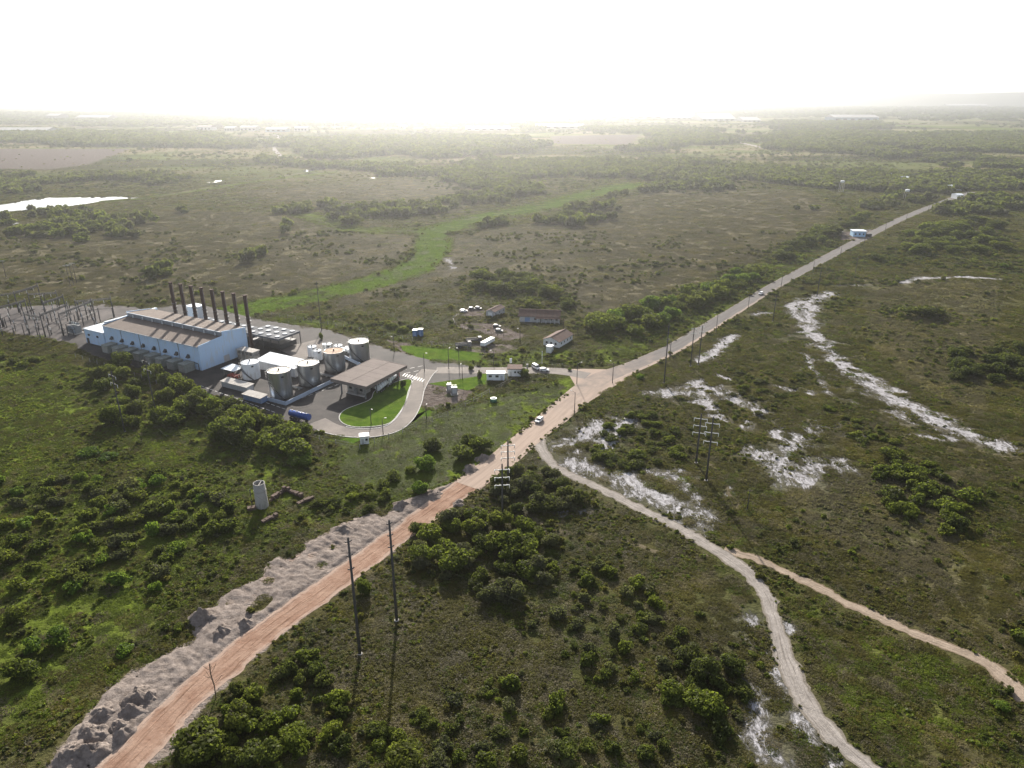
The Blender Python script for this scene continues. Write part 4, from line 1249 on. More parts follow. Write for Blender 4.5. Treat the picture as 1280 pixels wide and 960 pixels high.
MB().box((0, 1.2, 3.08), (3.3, 2.8, 0.16)).build('roof', M['whiteroof'], kk)
MB().box((-0.6, -0.02, 1.1), (0.8, 0.05, 2.0)).build('door', M['greywall'], kk)
MB().box((0.7, -0.02, 1.7), (0.8, 0.05, 0.7)).build('window', M['glass'], kk)

# ruined water tower and brick ruins
wt = thing('ruined_water_tower', 'roofless weathered concrete water tower on the green scrub', 'water tower', g(328, 633.5))
n = 28
b = MB()
r0, r1, rt, hW = 1.8, 1.6, 0.2, 7.9
vs = []
for z, r in ((0, r0), (hW, r1), (hW, r1 - rt), (hW - 2.6, r1 - rt)):
    vs += [(r * math.cos(2 * math.pi * i / n), r * math.sin(2 * math.pi * i / n), z) for i in range(n)]
b.add(vs, [(k * n + i, k * n + (i + 1) % n, (k + 1) * n + (i + 1) % n, (k + 1) * n + i) for k in range(3) for i in range(n)], True)
b.build('shell', M['concrete'], wt)
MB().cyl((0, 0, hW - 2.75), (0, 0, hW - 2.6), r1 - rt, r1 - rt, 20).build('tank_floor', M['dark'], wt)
MB().box((0.3, 0, hW - 1.3), (0.18, 2 * (r1 - rt) - 0.1, 2.5)).build('cross_wall', M['concrete2'], wt)
MB().cyl((0, 0, 5.5), (0, 0, 5.7), r1 + 0.14, r1 + 0.14, n).build('ring', M['concrete'], wt)
MB().cyl((-2.6, -0.6, 0), (-2.6, -0.6, 6.2), 0.16, 0.14, 8).cyl((-2.6, -0.6, 6.1), (-1.5, -0.4, 6.6), 0.1, n=6).build('drop_pipe', M['darksteel'], wt)
MB().box((-2.4, -1.6, 0.5), (2.4, 1.6, 1.0), 0.3).build('valve_pit', M['brick'], wt)
for (a, c, hh, lab) in (((338, 628), (357, 613), 1.5, 'crumbling brick wall running back from the ruined water tower'), ((357, 613), (378, 622), 1.5, 'crumbling brick wall to the right, far side of the ruin'), ((372, 631), (392, 623), 1.2, 'low brick wall stump at the right end of the ruin'),
                         ((328, 655), (347, 645), 1.1, 'low brick wall stump in front of the ruined water tower')):
    A, B = g(*a), g(*c)
    d = B - A
    o = thing('ruined_wall', lab, 'wall', (A + B) / 2, math.atan2(d.y, d.x), 'brick ruins')
    k = max(3, int(d.length / 0.9))
    rr = random.Random(int(a[0]))
    for i in range(k):
        hz = hh * rr.uniform(0.45, 1.1)
        MB().box((-d.length / 2 + d.length * (i + 0.5) / k, 0, hz / 2), (d.length / k - 0.03, rr.uniform(0.7, 1.3), hz), rr.uniform(-0.06, 0.06)).build('masonry_block', M['brick'], o)


# ------------------------------------------------------------------ poles, lamps, cables, substation
def power_pole(base_px, top_px, lab, arms=(), insul=False, r=0.26, group='tall power poles', rz=0.0, base=None, h=None):
    p = base if base is not None else g(*base_px)
    h = h or hgt(top_px[0], top_px[1], p)
    o = thing('power_pole', lab, 'power pole', p, rz, group)
    MB().cyl((0, 0, 0), (0, 0, h), r, r * 0.62, 10).build('shaft', M['pole'], o)
    for (z, half, m) in arms:
        zz = h * z
        for s in (-1, 1):
            MB().tube([(0, 0, zz), (s * half * 0.5, 0, zz - 0.10), (s * half, 0, zz + 0.05)], 0.13, 6).build('cross_arm', m, o)
            if insul:
                MB().cyl((s * half, 0, zz), (s * half, 0, zz - 1.1), 0.10, n=6).build('insulator', M['insul'], o)
    MB().cyl((0, 0, 0), (0, 0, 0.3), r * 1.6, r * 1.6, 10).build('footing', M['concrete2'], o)
    return o, p, h


A3 = [(0.90, 2.0, M['insul']), (0.76, 2.0, M['insul']), (0.62, 2.0, M['insul'])]
D3 = [(0.97, 0.7, M['darksteel']), (0.86, 0.7, M['darksteel']), (0.75, 0.7, M['darksteel'])]
PP = {}
PP['A'] = power_pole((450, 818), (441, 672), 'tall dark pole right of the red road, left one of the near pair', D3, r=0.34, rz=0.6)
PP['B'] = power_pole((496, 776), (490, 650), 'tall dark pole right of the red road, right one of the near pair', D3, r=0.34, rz=0.6)
PP['Q1'] = power_pole((628, 648), (627, 580), 'pole with three pale cross arms at the thicket, nearer of the centre pair', A3, True, r=0.33, rz=0.1)
PP['Q2'] = power_pole((635, 606), (633, 551), 'pole with three pale cross arms rising from the thicket, farther of the centre pair', A3, True, r=0.33, rz=0.1)
PP['R1'] = power_pole((870, 579), (877, 517), 'pole with pale cross arms among white sand, left of the right pair', A3, True, r=0.33, rz=-0.3)
PP['R2'] = power_pole((882.5, 601), (888.5, 521), 'pole with pale cross arms among white sand, right and nearer of the right pair', A3, True, r=0.33, rz=-0.3)
PP['P1'] = power_pole((830, 479), (837, 405), 'tall single dark pole at the right road edge near the junction', D3, r=0.3)
PP['P2'] = power_pole((863, 458), (870, 409), 'left of the two poles with white insulators beside the asphalt road', [(0.97, 1.0, M['insul']), (0.85, 1.0, M['insul'])], True)
PP['P3'] = power_pole((873, 456), (880, 407), 'right of the two poles with white insulators beside the asphalt road', [(0.97, 1.0, M['insul']), (0.85, 1.0, M['insul'])], True)
PP['P4'] = power_pole((966, 402), (969, 369), 'dark pole above the sandy gully head', [(0.96, 1.2, M['darksteel'])])
PP['P5'] = power_pole((1021, 371), (1024, 334), 'dark pole with cross arm just right of the gully head', [(0.97, 1.6, M['darksteel'])])
PP['P6'] = power_pole((1069, 341), (1071, 322), 'small dark pole on the scrub below the blue house', [(0.95, 1.2, M['darksteel'])], r=0.2)
PP['S1'] = power_pole((934, 637), (937, 612), 'short weathered pole right of the sandy track bend', [(0.95, 0.8, M['wood'])], r=0.16)
PP['T1'] = power_pole((156, 540), (142, 464), 'tall grey pole in the bushes before the hall, left of its pair', [(0.93, 2.2, M['darksteel']), (0.80, 2.2, M['darksteel'])], True, rz=-0.6)
PP['T2'] = power_pole((197, 526), (182, 446), 'tall grey pole in the bushes before the hall, right of its pair', [(0.93, 2.2, M['darksteel']), (0.80, 2.2, M['darksteel'])], True, rz=-0.6)
PP['K'] = power_pole((402, 413), (399, 352), 'very slim tall lightning mast behind the tank farm', [], r=0.22)
dt = thing('dead_tree', 'bare dead tree beside the red road at lower left', 'tree', g(270, 872))
MB().tube([(0, 0, 0), (0.1, 0.1, 3), (-0.1, 0.0, 6.2), (0.1, 0, 8.5)], 0.11, 6).build('trunk', M['wood'], dt)
for (z, a, l) in ((3.4, 0.3, 1.8), (4.4, 2.6, 1.6), (5.3, 4.4, 1.5), (6.2, 1.0, 1.4), (7.0, 3.3, 1.1), (7.6, 5.6, 0.9)):
    MB().tube([(0, 0, z), (math.cos(a) * l * 0.5, math.sin(a) * l * 0.5, z + l * 0.35), (math.cos(a) * l, math.sin(a) * l, z + l)], 0.045, 5).build('branch', M['wood'], dt)


def street_lamp(p, lab, rz, h=9.0, arm=1.6):
    o = thing('street_lamp', lab, 'street lamp', p, rz, 'street lamps along the road')
    MB().cyl((0, 0, 0), (0, 0, h), 0.16, 0.10, 8).build('pole', M['pole'], o)
    MB().tube([(0, 0, h - 0.1), (arm * 0.6, 0, h + 0.15), (arm, 0, h + 0.2)], 0.05, 5).build('arm', M['darksteel'], o)
    MB().box((arm + 0.3, 0, h + 0.18), (0.75, 0.3, 0.16)).build('lamp_head', M['steel'], o)
    return o


LM = [((721, 480), 'street lamp on the green corner of the junction', 0.5), ((718, 518.5), 'street lamp at the right road edge above the white hatchback', 2.4), ((765.5, 479), 'street lamp on the right kerb opposite the access road', 2.2),
      ((837, 449.5), 'street lamp on the right kerb beside the tall single pole', 2.2), ((895, 415), 'street lamp on the right kerb just past the twin insulator poles', 2.2), ((935, 386), 'street lamp on the right kerb nearest the far white car', 2.2),
      ((976, 361), 'street lamp on the right kerb above the gully pole', 2.2), ((1016, 341), 'street lamp on the right kerb below the blue house bend', 2.2), ((1050, 322), 'street lamp on the right kerb next before the blue house', 2.2), ((1080, 305), 'street lamp on the right kerb across from the blue house', 2.2),
      ((1106, 291), 'street lamp on the right kerb first past the blue house', 2.2), ((1132, 278), 'street lamp on the right kerb second past the blue house', 2.2), ((1160, 265), 'farthest street lamp on the right kerb', 2.2)]
for px, lab, rz in LM:
    street_lamp(g(*px), lab, rz)
for i, (a, h, lab) in enumerate((((530.5, 464), 8, 'lamp post at the crossing of the plant lane'), ((561, 461), 9, 'left of the two lamp posts at the plant gate'), ((574, 461), 9, 'right of the two lamp posts at the plant gate'), ((617, 457), 7, 'lamp post behind the site container'), ((578, 474), 7, 'lamp post on the lawn above the bare soil'),
                              ((464, 530), 6, 'lamp post on the curved lawn edge'), ((479, 543), 6, 'lamp post outside the bend of the plant lane'), ((533, 523), 5, 'lamp post at the lower corner of the bare soil'), ((493, 440), 7, 'lamp post on the back road behind the canopy'), ((650, 428), 7, 'lamp post in the yard before the long house'))):
    street_lamp(g(*a), lab, i * 1.1, h, 0.9)


def cable(name, a, b, sag, lab, r=0.011, n=18, group='overhead cables'):
    a, b = Vector(a), Vector(b)
    pts = [a.lerp(b, i / n) - Vector((0, 0, sag * 4 * (i / n) * (1 - i / n))) for i in range(n + 1)]
    tag(MB().tube(pts, r, 4).build(name, M['wire']), lab, 'cable', group)


def top(k, f=1.0, dx=0.0, dy=0.0):
    _, p, h = PP[k]
    return Vector((p.x + dx, p.y + dy, h * f))


TMB = ('top', 'middle', 'bottom')
for f, w in zip((0.97, 0.86, 0.75), TMB):
    cable('overhead_cable', top('T1', f * 0.95), top('A', f), 3.5, '%s cable from the left bush pole to the left near pole' % w)
    cable('overhead_cable', top('T2', f * 0.95), top('B', f), 3.5, '%s cable from the right bush pole to the right near pole' % w)
    cable('overhead_cable', top('B', f), Vector((95, 66, 22 * f)), 3.0, '%s cable from the right near pole towards lower right' % w)
for f, w in zip((0.90, 0.76, 0.62), TMB):
    for s, sw in ((-2, 'left'), (2, 'right')):
        cable('overhead_cable', top('Q1', f, s), top('R2', f, s), 1.6, '%s %s cable between the nearer centre pole and the right pair' % (w, sw))
        cable('overhead_cable', top('R1', f, s), top('P1', f, s * 0.4), 1.6, '%s %s cable from the right pair to the tall single pole' % (w, sw))
for a, b, w in (('P1', 'P2', 'tall single pole and the left insulator pole'), ('P3', 'P4', 'right insulator pole and the gully pole'), ('P4', 'P5', 'gully pole and the cross arm pole'), ('P5', 'P6', 'cross arm pole and the small far pole')):
    for s, sw in ((-0.8, 'left'), (0.8, 'right')):
        cable('overhead_cable', top(a, 0.96, s), top(b, 0.96, s), 1.0, '%s cable between the %s' % (sw, w))


# substation: portals, insulator posts, transformer
def portal(c1, c2, h, lab):
    A, B = g(*c1), g(*c2)
    d = B - A
    o = thing('substation_portal', lab, 'gantry', A, math.atan2(d.y, d.x), 'substation portals')
    for x in (0, d.length):
        MB().cyl((x, 0, 0), (x, 0, h + 1.4), 0.32, 0.22, 8).build('column', M['darksteel'], o)
    bm_ = MB()
    for y in (-0.35, 0.35):
        for z in (h - 0.35, h + 0.35):
            bm_.box((d.length / 2, y, z), (d.length, 0.18, 0.18))
    k = int(d.length / 1.2)
    for i in range(k):
        x = d.length * (i + 0.5) / k
        bm_.cyl((x - 0.5, -0.35, h - 0.35), (x + 0.5, -0.35, h + 0.35), 0.09, n=4)
        bm_.cyl((x - 0.5, 0.35, h + 0.35), (x + 0.5, 0.35, h - 0.35), 0.09, n=4)
    bm_.build('lattice_beam', M['darksteel'], o)
    MB().cyl((0, -2.5, h * 0.55), (d.length, -2.5, h * 0.55), 0.10, n=5).box((0, -2.5, h * 0.28), (0.3, 0.3, h * 0.56)).box((d.length, -2.5, h * 0.28), (0.3, 0.3, h * 0.56)).build('bus_bar', M['darksteel'], o)
    for i in range(3):
        x = d.length * (i + 0.7) / 3.4
        MB().cyl((x, 0, h - 0.4), (x, 0, h - 2.0), 0.14, n=6).build('insulator_string', M['insul'], o)
    return o


for i, (a, c, h, lab) in enumerate((((24, 391), (53, 381), 11, 'dark substation portal at the back left'), ((-16, 398), (24, 391), 11, 'dark substation portal cut by the left picture edge'), ((57, 421), (90, 407), 11, 'tall substation portal nearest the hall, front one'), ((80, 420), (120, 402), 11, 'tall substation portal right beside the hall annex'),
                                ((99, 400), (143, 396), 10, 'low far substation portal behind the annex'), ((37, 417), (57, 421), 10, 'short substation portal at the front left'), ((110, 400), (119, 396), 9, 'narrow substation portal behind the hall annex'), ((4, 409), (37, 399), 10, 'substation portal in the middle of the left rows'), ((-20, 414), (4, 409), 10, 'substation portal low at the left picture edge'), ((60, 402), (84, 393), 10, 'substation portal in the middle of the right rows'), ((40, 388), (75, 386), 9, 'broad low substation portal along the back'))):
    portal(a, c, h, lab)
ORDW = 'first second third fourth fifth sixth seventh eighth ninth'.split()
rr = random.Random(5)
for iy in range(6):
    for ix in range(9):
        px, py = -4 + ix * 14.5 + rr.uniform(-3, 3) + iy * 2, 388 + iy * 6.2 + rr.uniform(-1.5, 1.5)
        if px > 128 or (py > 412 and px > 95):
            continue
        o = thing('insulator_post', 'insulator post, %s from left in the %s row of the substation' % (ORDW[ix], ORDW[iy]), 'insulator', g(px, py), rr.uniform(0, 3), 'insulator posts of the substation')
        hh = rr.uniform(2.4, 4.2)
        MB().box((0, 0, hh / 2), (0.36, 0.36, hh)).box((0, 0, hh), (2.4, 0.25, 0.25)).build('stand', M['darksteel'], o)
        MB().cyl((0, 0, hh), (0, 0, hh + 1.5), 0.2, 0.14, 8).build('insulator', M['insul'] if rr.random() < 0.4 else M['clerestory'], o)
tf = thing('power_transformer', 'large grey power transformer beside the hall annex', 'transformer', g(95, 416), PR)
MB().box((0, 0, 2.2), (5.5, 3.2, 3.6)).build('tank', M['steel'], tf)
for i in range(8):
    MB().box((-2.4 + i * 0.68, -2.0, 2.2), (0.12, 0.8, 2.8)).build('radiator_fin', M['clerestory'], tf)
MB().cyl((-2.6, 0.6, 4.9), (2.6, 0.6, 4.9), 0.55, n=12).build('conservator', M['steel'], tf)
for i in range(3):
    MB().cyl((-1.6 + i * 1.6, 0, 4.0), (-1.6 + i * 1.6, 0, 5.8), 0.2, 0.1, 8).build('bushing', M['insul'], tf)
MB().box((0, 0, 0.2), (6.5, 4.6, 0.4)).build('plinth', M['concrete2'], tf)
for i, px in enumerate(((88, 357), (92, 356), (96, 354))):
    power_pole(px, (px[0] - 2, px[1] - 26), ['slim pole with white cross arm beyond the substation, left of three', 'slim pole with white cross arm beyond the substation, middle of three', 'slim pole with white cross arm beyond the substation, right of three'][i], [(0.96, 1.8, M['insul'])], r=0.18, group='slim poles beyond the substation')
power_pole((8, 347), (3, 325), 'slim pole with white arm at the far left edge', [(0.95, 1.6, M['insul'])], r=0.18, group='slim poles beyond the substation')


# ------------------------------------------------------------------ fences
def fence(px, lab, spacing=5.0, h=2.0, m=None, rails=2):
    L = [g(*p) for p in px]
    o = thing('wire_fence', lab, 'fence', L[0], 0, 'site fences')
    b = MB()
    for a, c in zip(L[:-1], L[1:]):
        d = c - a
        k = max(1, int(d.length / spacing))
        for i in range(k):
            q = a + d * (i / k) - L[0]
            MB().box((q.x, q.y, h / 2), (0.16, 0.16, h)).build('post', m or M['concrete'], o)
        for r in range(rails):
            z = h * (0.45 + 0.5 * r / max(1, rails - 1))
            b.cyl((a - L[0]) + Vector((0, 0, z)), (c - L[0]) + Vector((0, 0, z)), 0.03, n=4)
    b.build('wire', M['darksteel'], o)


fence([(330, 524), (380, 546), (420, 556), (450, 562), (520, 535), (560, 520), (612, 492), (640, 478)], 'post and wire fence along the meadow edge of the plant')
fence([(95, 447), (160, 468), (215, 487), (240, 503), (270, 520), (330, 524)], 'post and wire fence before the engine hall')
fence([(571, 410), (600, 416), (637, 423)], 'low dark fence along the parked cars', 3.0, 1.5, M['wood'], 3)
fence([(330, 393), (360, 398), (420, 408), (480, 420), (540, 432), (600, 440)], 'post and wire fence along the back of the plant')
fence([(571, 410), (566, 400), (572, 395), (600, 398)], 'fence closing the left side of the car yard', 4.0, 1.5, M['wood'], 3)
fence([(655, 455), (675, 456), (690, 457), (716, 459)], 'low fence along the upper side of the access road', 4.0, 1.3)


# ------------------------------------------------------------------ spoil heaps beside the dirt road
def heap(px, r, h, lab, seed, stretch=1.0, rz=0.0):
    rg = np.random.default_rng(seed)
    n, rings = 44, 18
    ph = rg.uniform(0, 6.28, 4)
    a = np.arange(n) * 2 * np.pi / n
    T = np.arange(1, rings + 1) / rings
    out = 1 + 0.2 * np.sin(2 * a + ph[0]) + 0.13 * np.sin(3 * a + ph[1]) + 0.07 * np.sin(7 * a + ph[2])
    X = (r * 1.15 * T[:, None] * (out * np.cos(a))[None] * stretch).ravel()
    Y = (r * 1.15 * T[:, None] * (out * np.sin(a))[None]).ravel()
    q = np.stack([X, Y], 1) + seed * 37.0
    lump = vnoise(q, 0.7, 40) - 0.5 + 0.5 * (vnoise(q, 2.2, 41) - 0.5)
    cone = np.repeat((1 - T) ** 1.25, n)
    sk = 0.25 * np.cos(np.tile(a, rings) - ph[3]) * np.repeat(T * (1 - T), n) * 2
    Z = h * (cone + sk * 0.5) + lump * h * 0.75 * np.repeat(1 - T ** 3, n) - 0.1
    vs = [(0, 0, h * 0.95)] + list(zip(X, Y, Z))
    fs = [(0, 1 + i, 1 + (i + 1) % n) for i in range(n)]
    for k in range(rings - 1):
        o_ = 1 + k * n
        fs += [(o_ + i, o_ + n + i, o_ + n + (i + 1) % n, o_ + (i + 1) % n) for i in range(n)]
    o = MB().add(vs, fs, True).build('spoil_heap', M['heap'])
    o.location = g(*px)
    o.rotation_euler = (0, 0, rz)
    tag(o, lab, 'sand heap', 'spoil heaps beside the red road')


t_ = NT('spoil_soil')
_n1 = t_.noise(t_.pos(), 0.8, 6, 0.7)
_c = t_.mix(t_.ramp(_n1, 0.3, 0.7), (0.145, 0.122, 0.108), (0.27, 0.232, 0.208))
M['heap'] = t_.bsdf(_c, 0.95, 0, t_.noise(t_.pos(), 2.0, 5, 0.7), 0.9, 0.3, 0.0)
WP = wpts(PALE)
_lo, _hi = WP.min(0), WP.max(0)
_gx, _gy = np.arange(_lo[0], _hi[0], 0.4), np.arange(max(_lo[1], 84), _hi[1], 0.4)
_X, _Y = np.meshgrid(_gx, _gy)
_P = np.stack([_X.ravel(), _Y.ravel()], 1)
_f = poly_field(_P, WP, 2.5) - 0.12 - 0.6 * np.clip((vnoise(_P, 0.10, 71) - 0.53) * 6, 0, 1) * np.clip((dist_poly(_P, W_ROAD) - 5) / 3, 0, 1)
_dr = np.clip((dist_poly(_P, W_ROAD) - 3.6) / 1.5, 0, 1)
_m = np.clip((_f - 0.38) * 2.2, 0, 1) * _dr
_rot = _P @ np.array([[0.82, 0.57], [-0.57, 0.82]])
_rid = 1 - np.abs(2 * vnoise(_rot * np.array([0.35, 1.0]), 0.55, 51) - 1) * 2.0
_z = 0.75 * (vnoise(_P, 0.22, 52) - 0.42) + 0.40 * _rid + 0.35 * (vnoise(_P, 1.3, 53) - 0.5)
_zz = _m * np.maximum(0.75 * _z + 0.1, 0.0) - (1 - _m) * 0.25
_i = np.arange(len(_P)).reshape(_X.shape)
_q = np.stack([_i[:-1, :-1], _i[:-1, 1:], _i[1:, 1:], _i[1:, :-1]], -1).reshape(-1, 4)
_q = _q[(_m[_q] > 0.02).any(1)]
_used, _inv = np.unique(_q, return_inverse=True)
bank = obj('spoil_bank', np_mesh('spoil_bank', np.c_[_P, _zz][_used], _inv.reshape(-1, 4)), M['heap'])
struct(bank)
bank.data.polygons.foreach_set('use_smooth', [True] * len(bank.data.polygons))
HEAPS = [((255, 772), 2.9, 2.0, 'rounded pale sand heap at the bulge of the cleared strip'), ((277, 790), 2.0, 1.6, 'dark sided heap right of the rounded heap at the bulge'), ((307, 781), 1.8, 1.3, 'single heap close to the red road at the bulge'),
         ((172, 872), 2.8, 1.7, 'farthest of the row of sand heaps at lower left'), ((188, 872), 1.8, 1.2, 'small heap at the road side of the farthest row heap'), ((165, 890), 2.2, 1.7, 'heap in the second row at lower left, road side'), ((132, 893), 2.8, 1.5, 'heap in the second row at lower left, scrub side'), ((152, 912), 2.4, 1.8, 'pointed heap in the third row at lower left, road side'),
         ((115, 918), 2.8, 1.6, 'broad heap in the third row at lower left, scrub side'), ((112, 942), 2.5, 1.8, 'nearest heap at lower left, road side'), ((88, 944), 2.6, 1.5, 'nearest heap at lower left, scrub side'),
         ((430, 662), 3.0, 1.2, 'low heap at the upper end of the tread marked clearing'), ((503, 632), 2.6, 1.2, 'heap where the cleared strip narrows'), ((541, 618), 2.8, 1.3, 'long heap beside the red road below the round bushes'), ((588, 586), 2.4, 1.2, 'heap on the left road edge before the dusty asphalt'), ((602, 573), 2.2, 1.2, 'uppermost heap on the left road edge'),
         ((573, 629), 1.8, 1.0, 'lone heap on the right edge of the red road')]
for i, (px, r, h, lab) in enumerate(HEAPS):
    heap(px, r * 1.05, h * 1.35, lab, i + 3, 1.15, i * 0.7)


# ------------------------------------------------------------------ vegetation
def crown_mesh(name, seed, m, n=900, leaf=0.16, lobes=9, flat=0.8, spread=0.55, base=0.0, fill=0.62):
    """unit crown: leaf-size faces spread over and inside uneven lobes (radius about 1, height about 2*flat)"""
    r = np.random.default_rng(seed)
    lc = r.normal(0, 1, (lobes, 3))
    lc /= np.linalg.norm(lc, axis=1)[:, None]
    lc *= spread * r.uniform(0.5, 1.0, (lobes, 1))
    lc[:, 2] = lc[:, 2] * flat * 0.8 + flat * 0.75
    lr = r.uniform(0.20, 0.50, lobes)
    w = lr ** 2 / (lr ** 2).sum()
    k = r.choice(lobes, n, p=w)
    d = r.normal(0, 1, (n, 3))
    d /= np.linalg.norm(d, axis=1)[:, None]
    rad = fill + (1.08 - fill) * r.random(n) ** 0.5
    c = lc[k] + d * (lr[k] * rad)[:, None] * np.array([1, 1, flat * 1.05])
    c[:, 2] = np.maximum(c[:, 2] + base, 0.03)
    nrm = d * 0.8 + r.normal(0, 0.7, (n, 3)) + np.array([0, 0, 0.35])
    nrm /= np.linalg.norm(nrm, axis=1)[:, None]
    a = np.cross(nrm, r.normal(0, 1, (n, 3)))
    a /= np.linalg.norm(a, axis=1)[:, None]
    b = np.cross(nrm, a)
    s = leaf * r.uniform(0.55, 1.35, (n, 1))
    V = np.stack([c - a * s - b * s * 0.5, c + a * s * 0.3 - b * s * 0.8, c + a * s + b * s * 0.4, c - a * s * 0.4 + b * s * 0.8], 1).reshape(-1, 3)
    Q = np.arange(4 * n).reshape(n, 4)
    me = np_mesh(name, V, Q)
    tint = np.clip(0.5 + 0.25 * r.normal(size=lobes)[k] + 0.22 * r.normal(size=n), 0, 1)
    set_attr(me, 'tint', np.repeat(tint, 4))
    me.materials.append(m)
    return me


def trunk_mesh(name, seed, h=1.0):
    r = random.Random(seed)
    b = MB().cyl((0, 0, -0.05), (r.uniform(-0.05, 0.05), 0, h * 0.55), 0.07, 0.05, 7)
    for i in range(5):
        a = i * 1.26 + r.uniform(-0.3, 0.3)
        b.cyl((0, 0, h * r.uniform(0.3, 0.5)), (math.cos(a) * 0.42, math.sin(a) * 0.42, h * r.uniform(0.7, 1.0)), 0.035, 0.012, 5)
    return b.mesh(name)


KIND = {'leaf': [], 'leaf_dark': [], 'leaf_bright': [], 'leaf_grey': []}
TREE = {k: [] for k in KIND}
for ki, k in enumerate(KIND):
    for v in range(5):
        KIND[k].append(crown_mesh('shrub_foliage', 100 + 10 * ki + v, M[k], 1100, 0.11, 12 + v, 0.62, 0.74))
    for v in range(4):
        TREE[k].append(crown_mesh('tree_crown', 200 + 10 * ki + v, M[k], 2800, 0.075, 18 + v * 3, 0.75, 0.78, 0.15, 0.5))
TRUNKS = [trunk_mesh('trunk', s) for s in range(4)]
for t in TRUNKS:
    t.materials.append(M['bark'])
placed = []


def shrub(p, dia, hgt_, kind, lab, group, rnd):
    o = obj('shrub', KIND[kind][rnd.randrange(5)])
    o.location = (p.x, p.y, 0)
    o.scale = (dia / 2 * rnd.uniform(0.75, 1.2), dia / 2 * rnd.uniform(0.75, 1.25), hgt_ / 1.35)
    o.rotation_euler = (0, 0, rnd.uniform(0, 6.28))
    placed.append((p.x, p.y, dia / 2))
    return tag(o, lab, 'shrub', group)


def tree(p, dia, hgt_, kind, lab, group, rnd):
    o = thing('tree', lab, 'tree', (p.x, p.y, 0), rnd.uniform(0, 6.28), group)
    c = obj('crown', TREE[kind][rnd.randrange(4)], None, o)
    c.scale = (dia / 2 * rnd.uniform(0.8, 1.15), dia / 2 * rnd.uniform(0.75, 1.2), hgt_ / 1.75)
    c.rotation_euler = (rnd.uniform(-0.12, 0.12), rnd.uniform(-0.12, 0.12), rnd.uniform(0, 6.28))
    t = obj('trunk', TRUNKS[rnd.randrange(4)], None, o)
    t.scale = (dia / 2, dia / 2, hgt_ * 0.8)
    placed.append((p.x, p.y, dia / 2))
    return o


def in_poly_px(poly, n, rnd, mind):
    """n spread points (world) inside a pixel polygon, at least mind metres apart"""
    P = wpts(poly)
    lo, hi = P.min(0), P.max(0)
    out = []
    tries = 0
    while len(out) < n and tries < 4000:
        tries += 1
        q = np.array([rnd.uniform(lo[0], hi[0]), rnd.uniform(lo[1], hi[1])])
        if not inside(q[None], P)[0]:
            continue
        if any((q[0] - a) ** 2 + (q[1] - b) ** 2 < mind * mind for a, b in out):
            continue
        out.append((q[0], q[1]))
    return [Vector((a, b, 0)) for a, b in out]


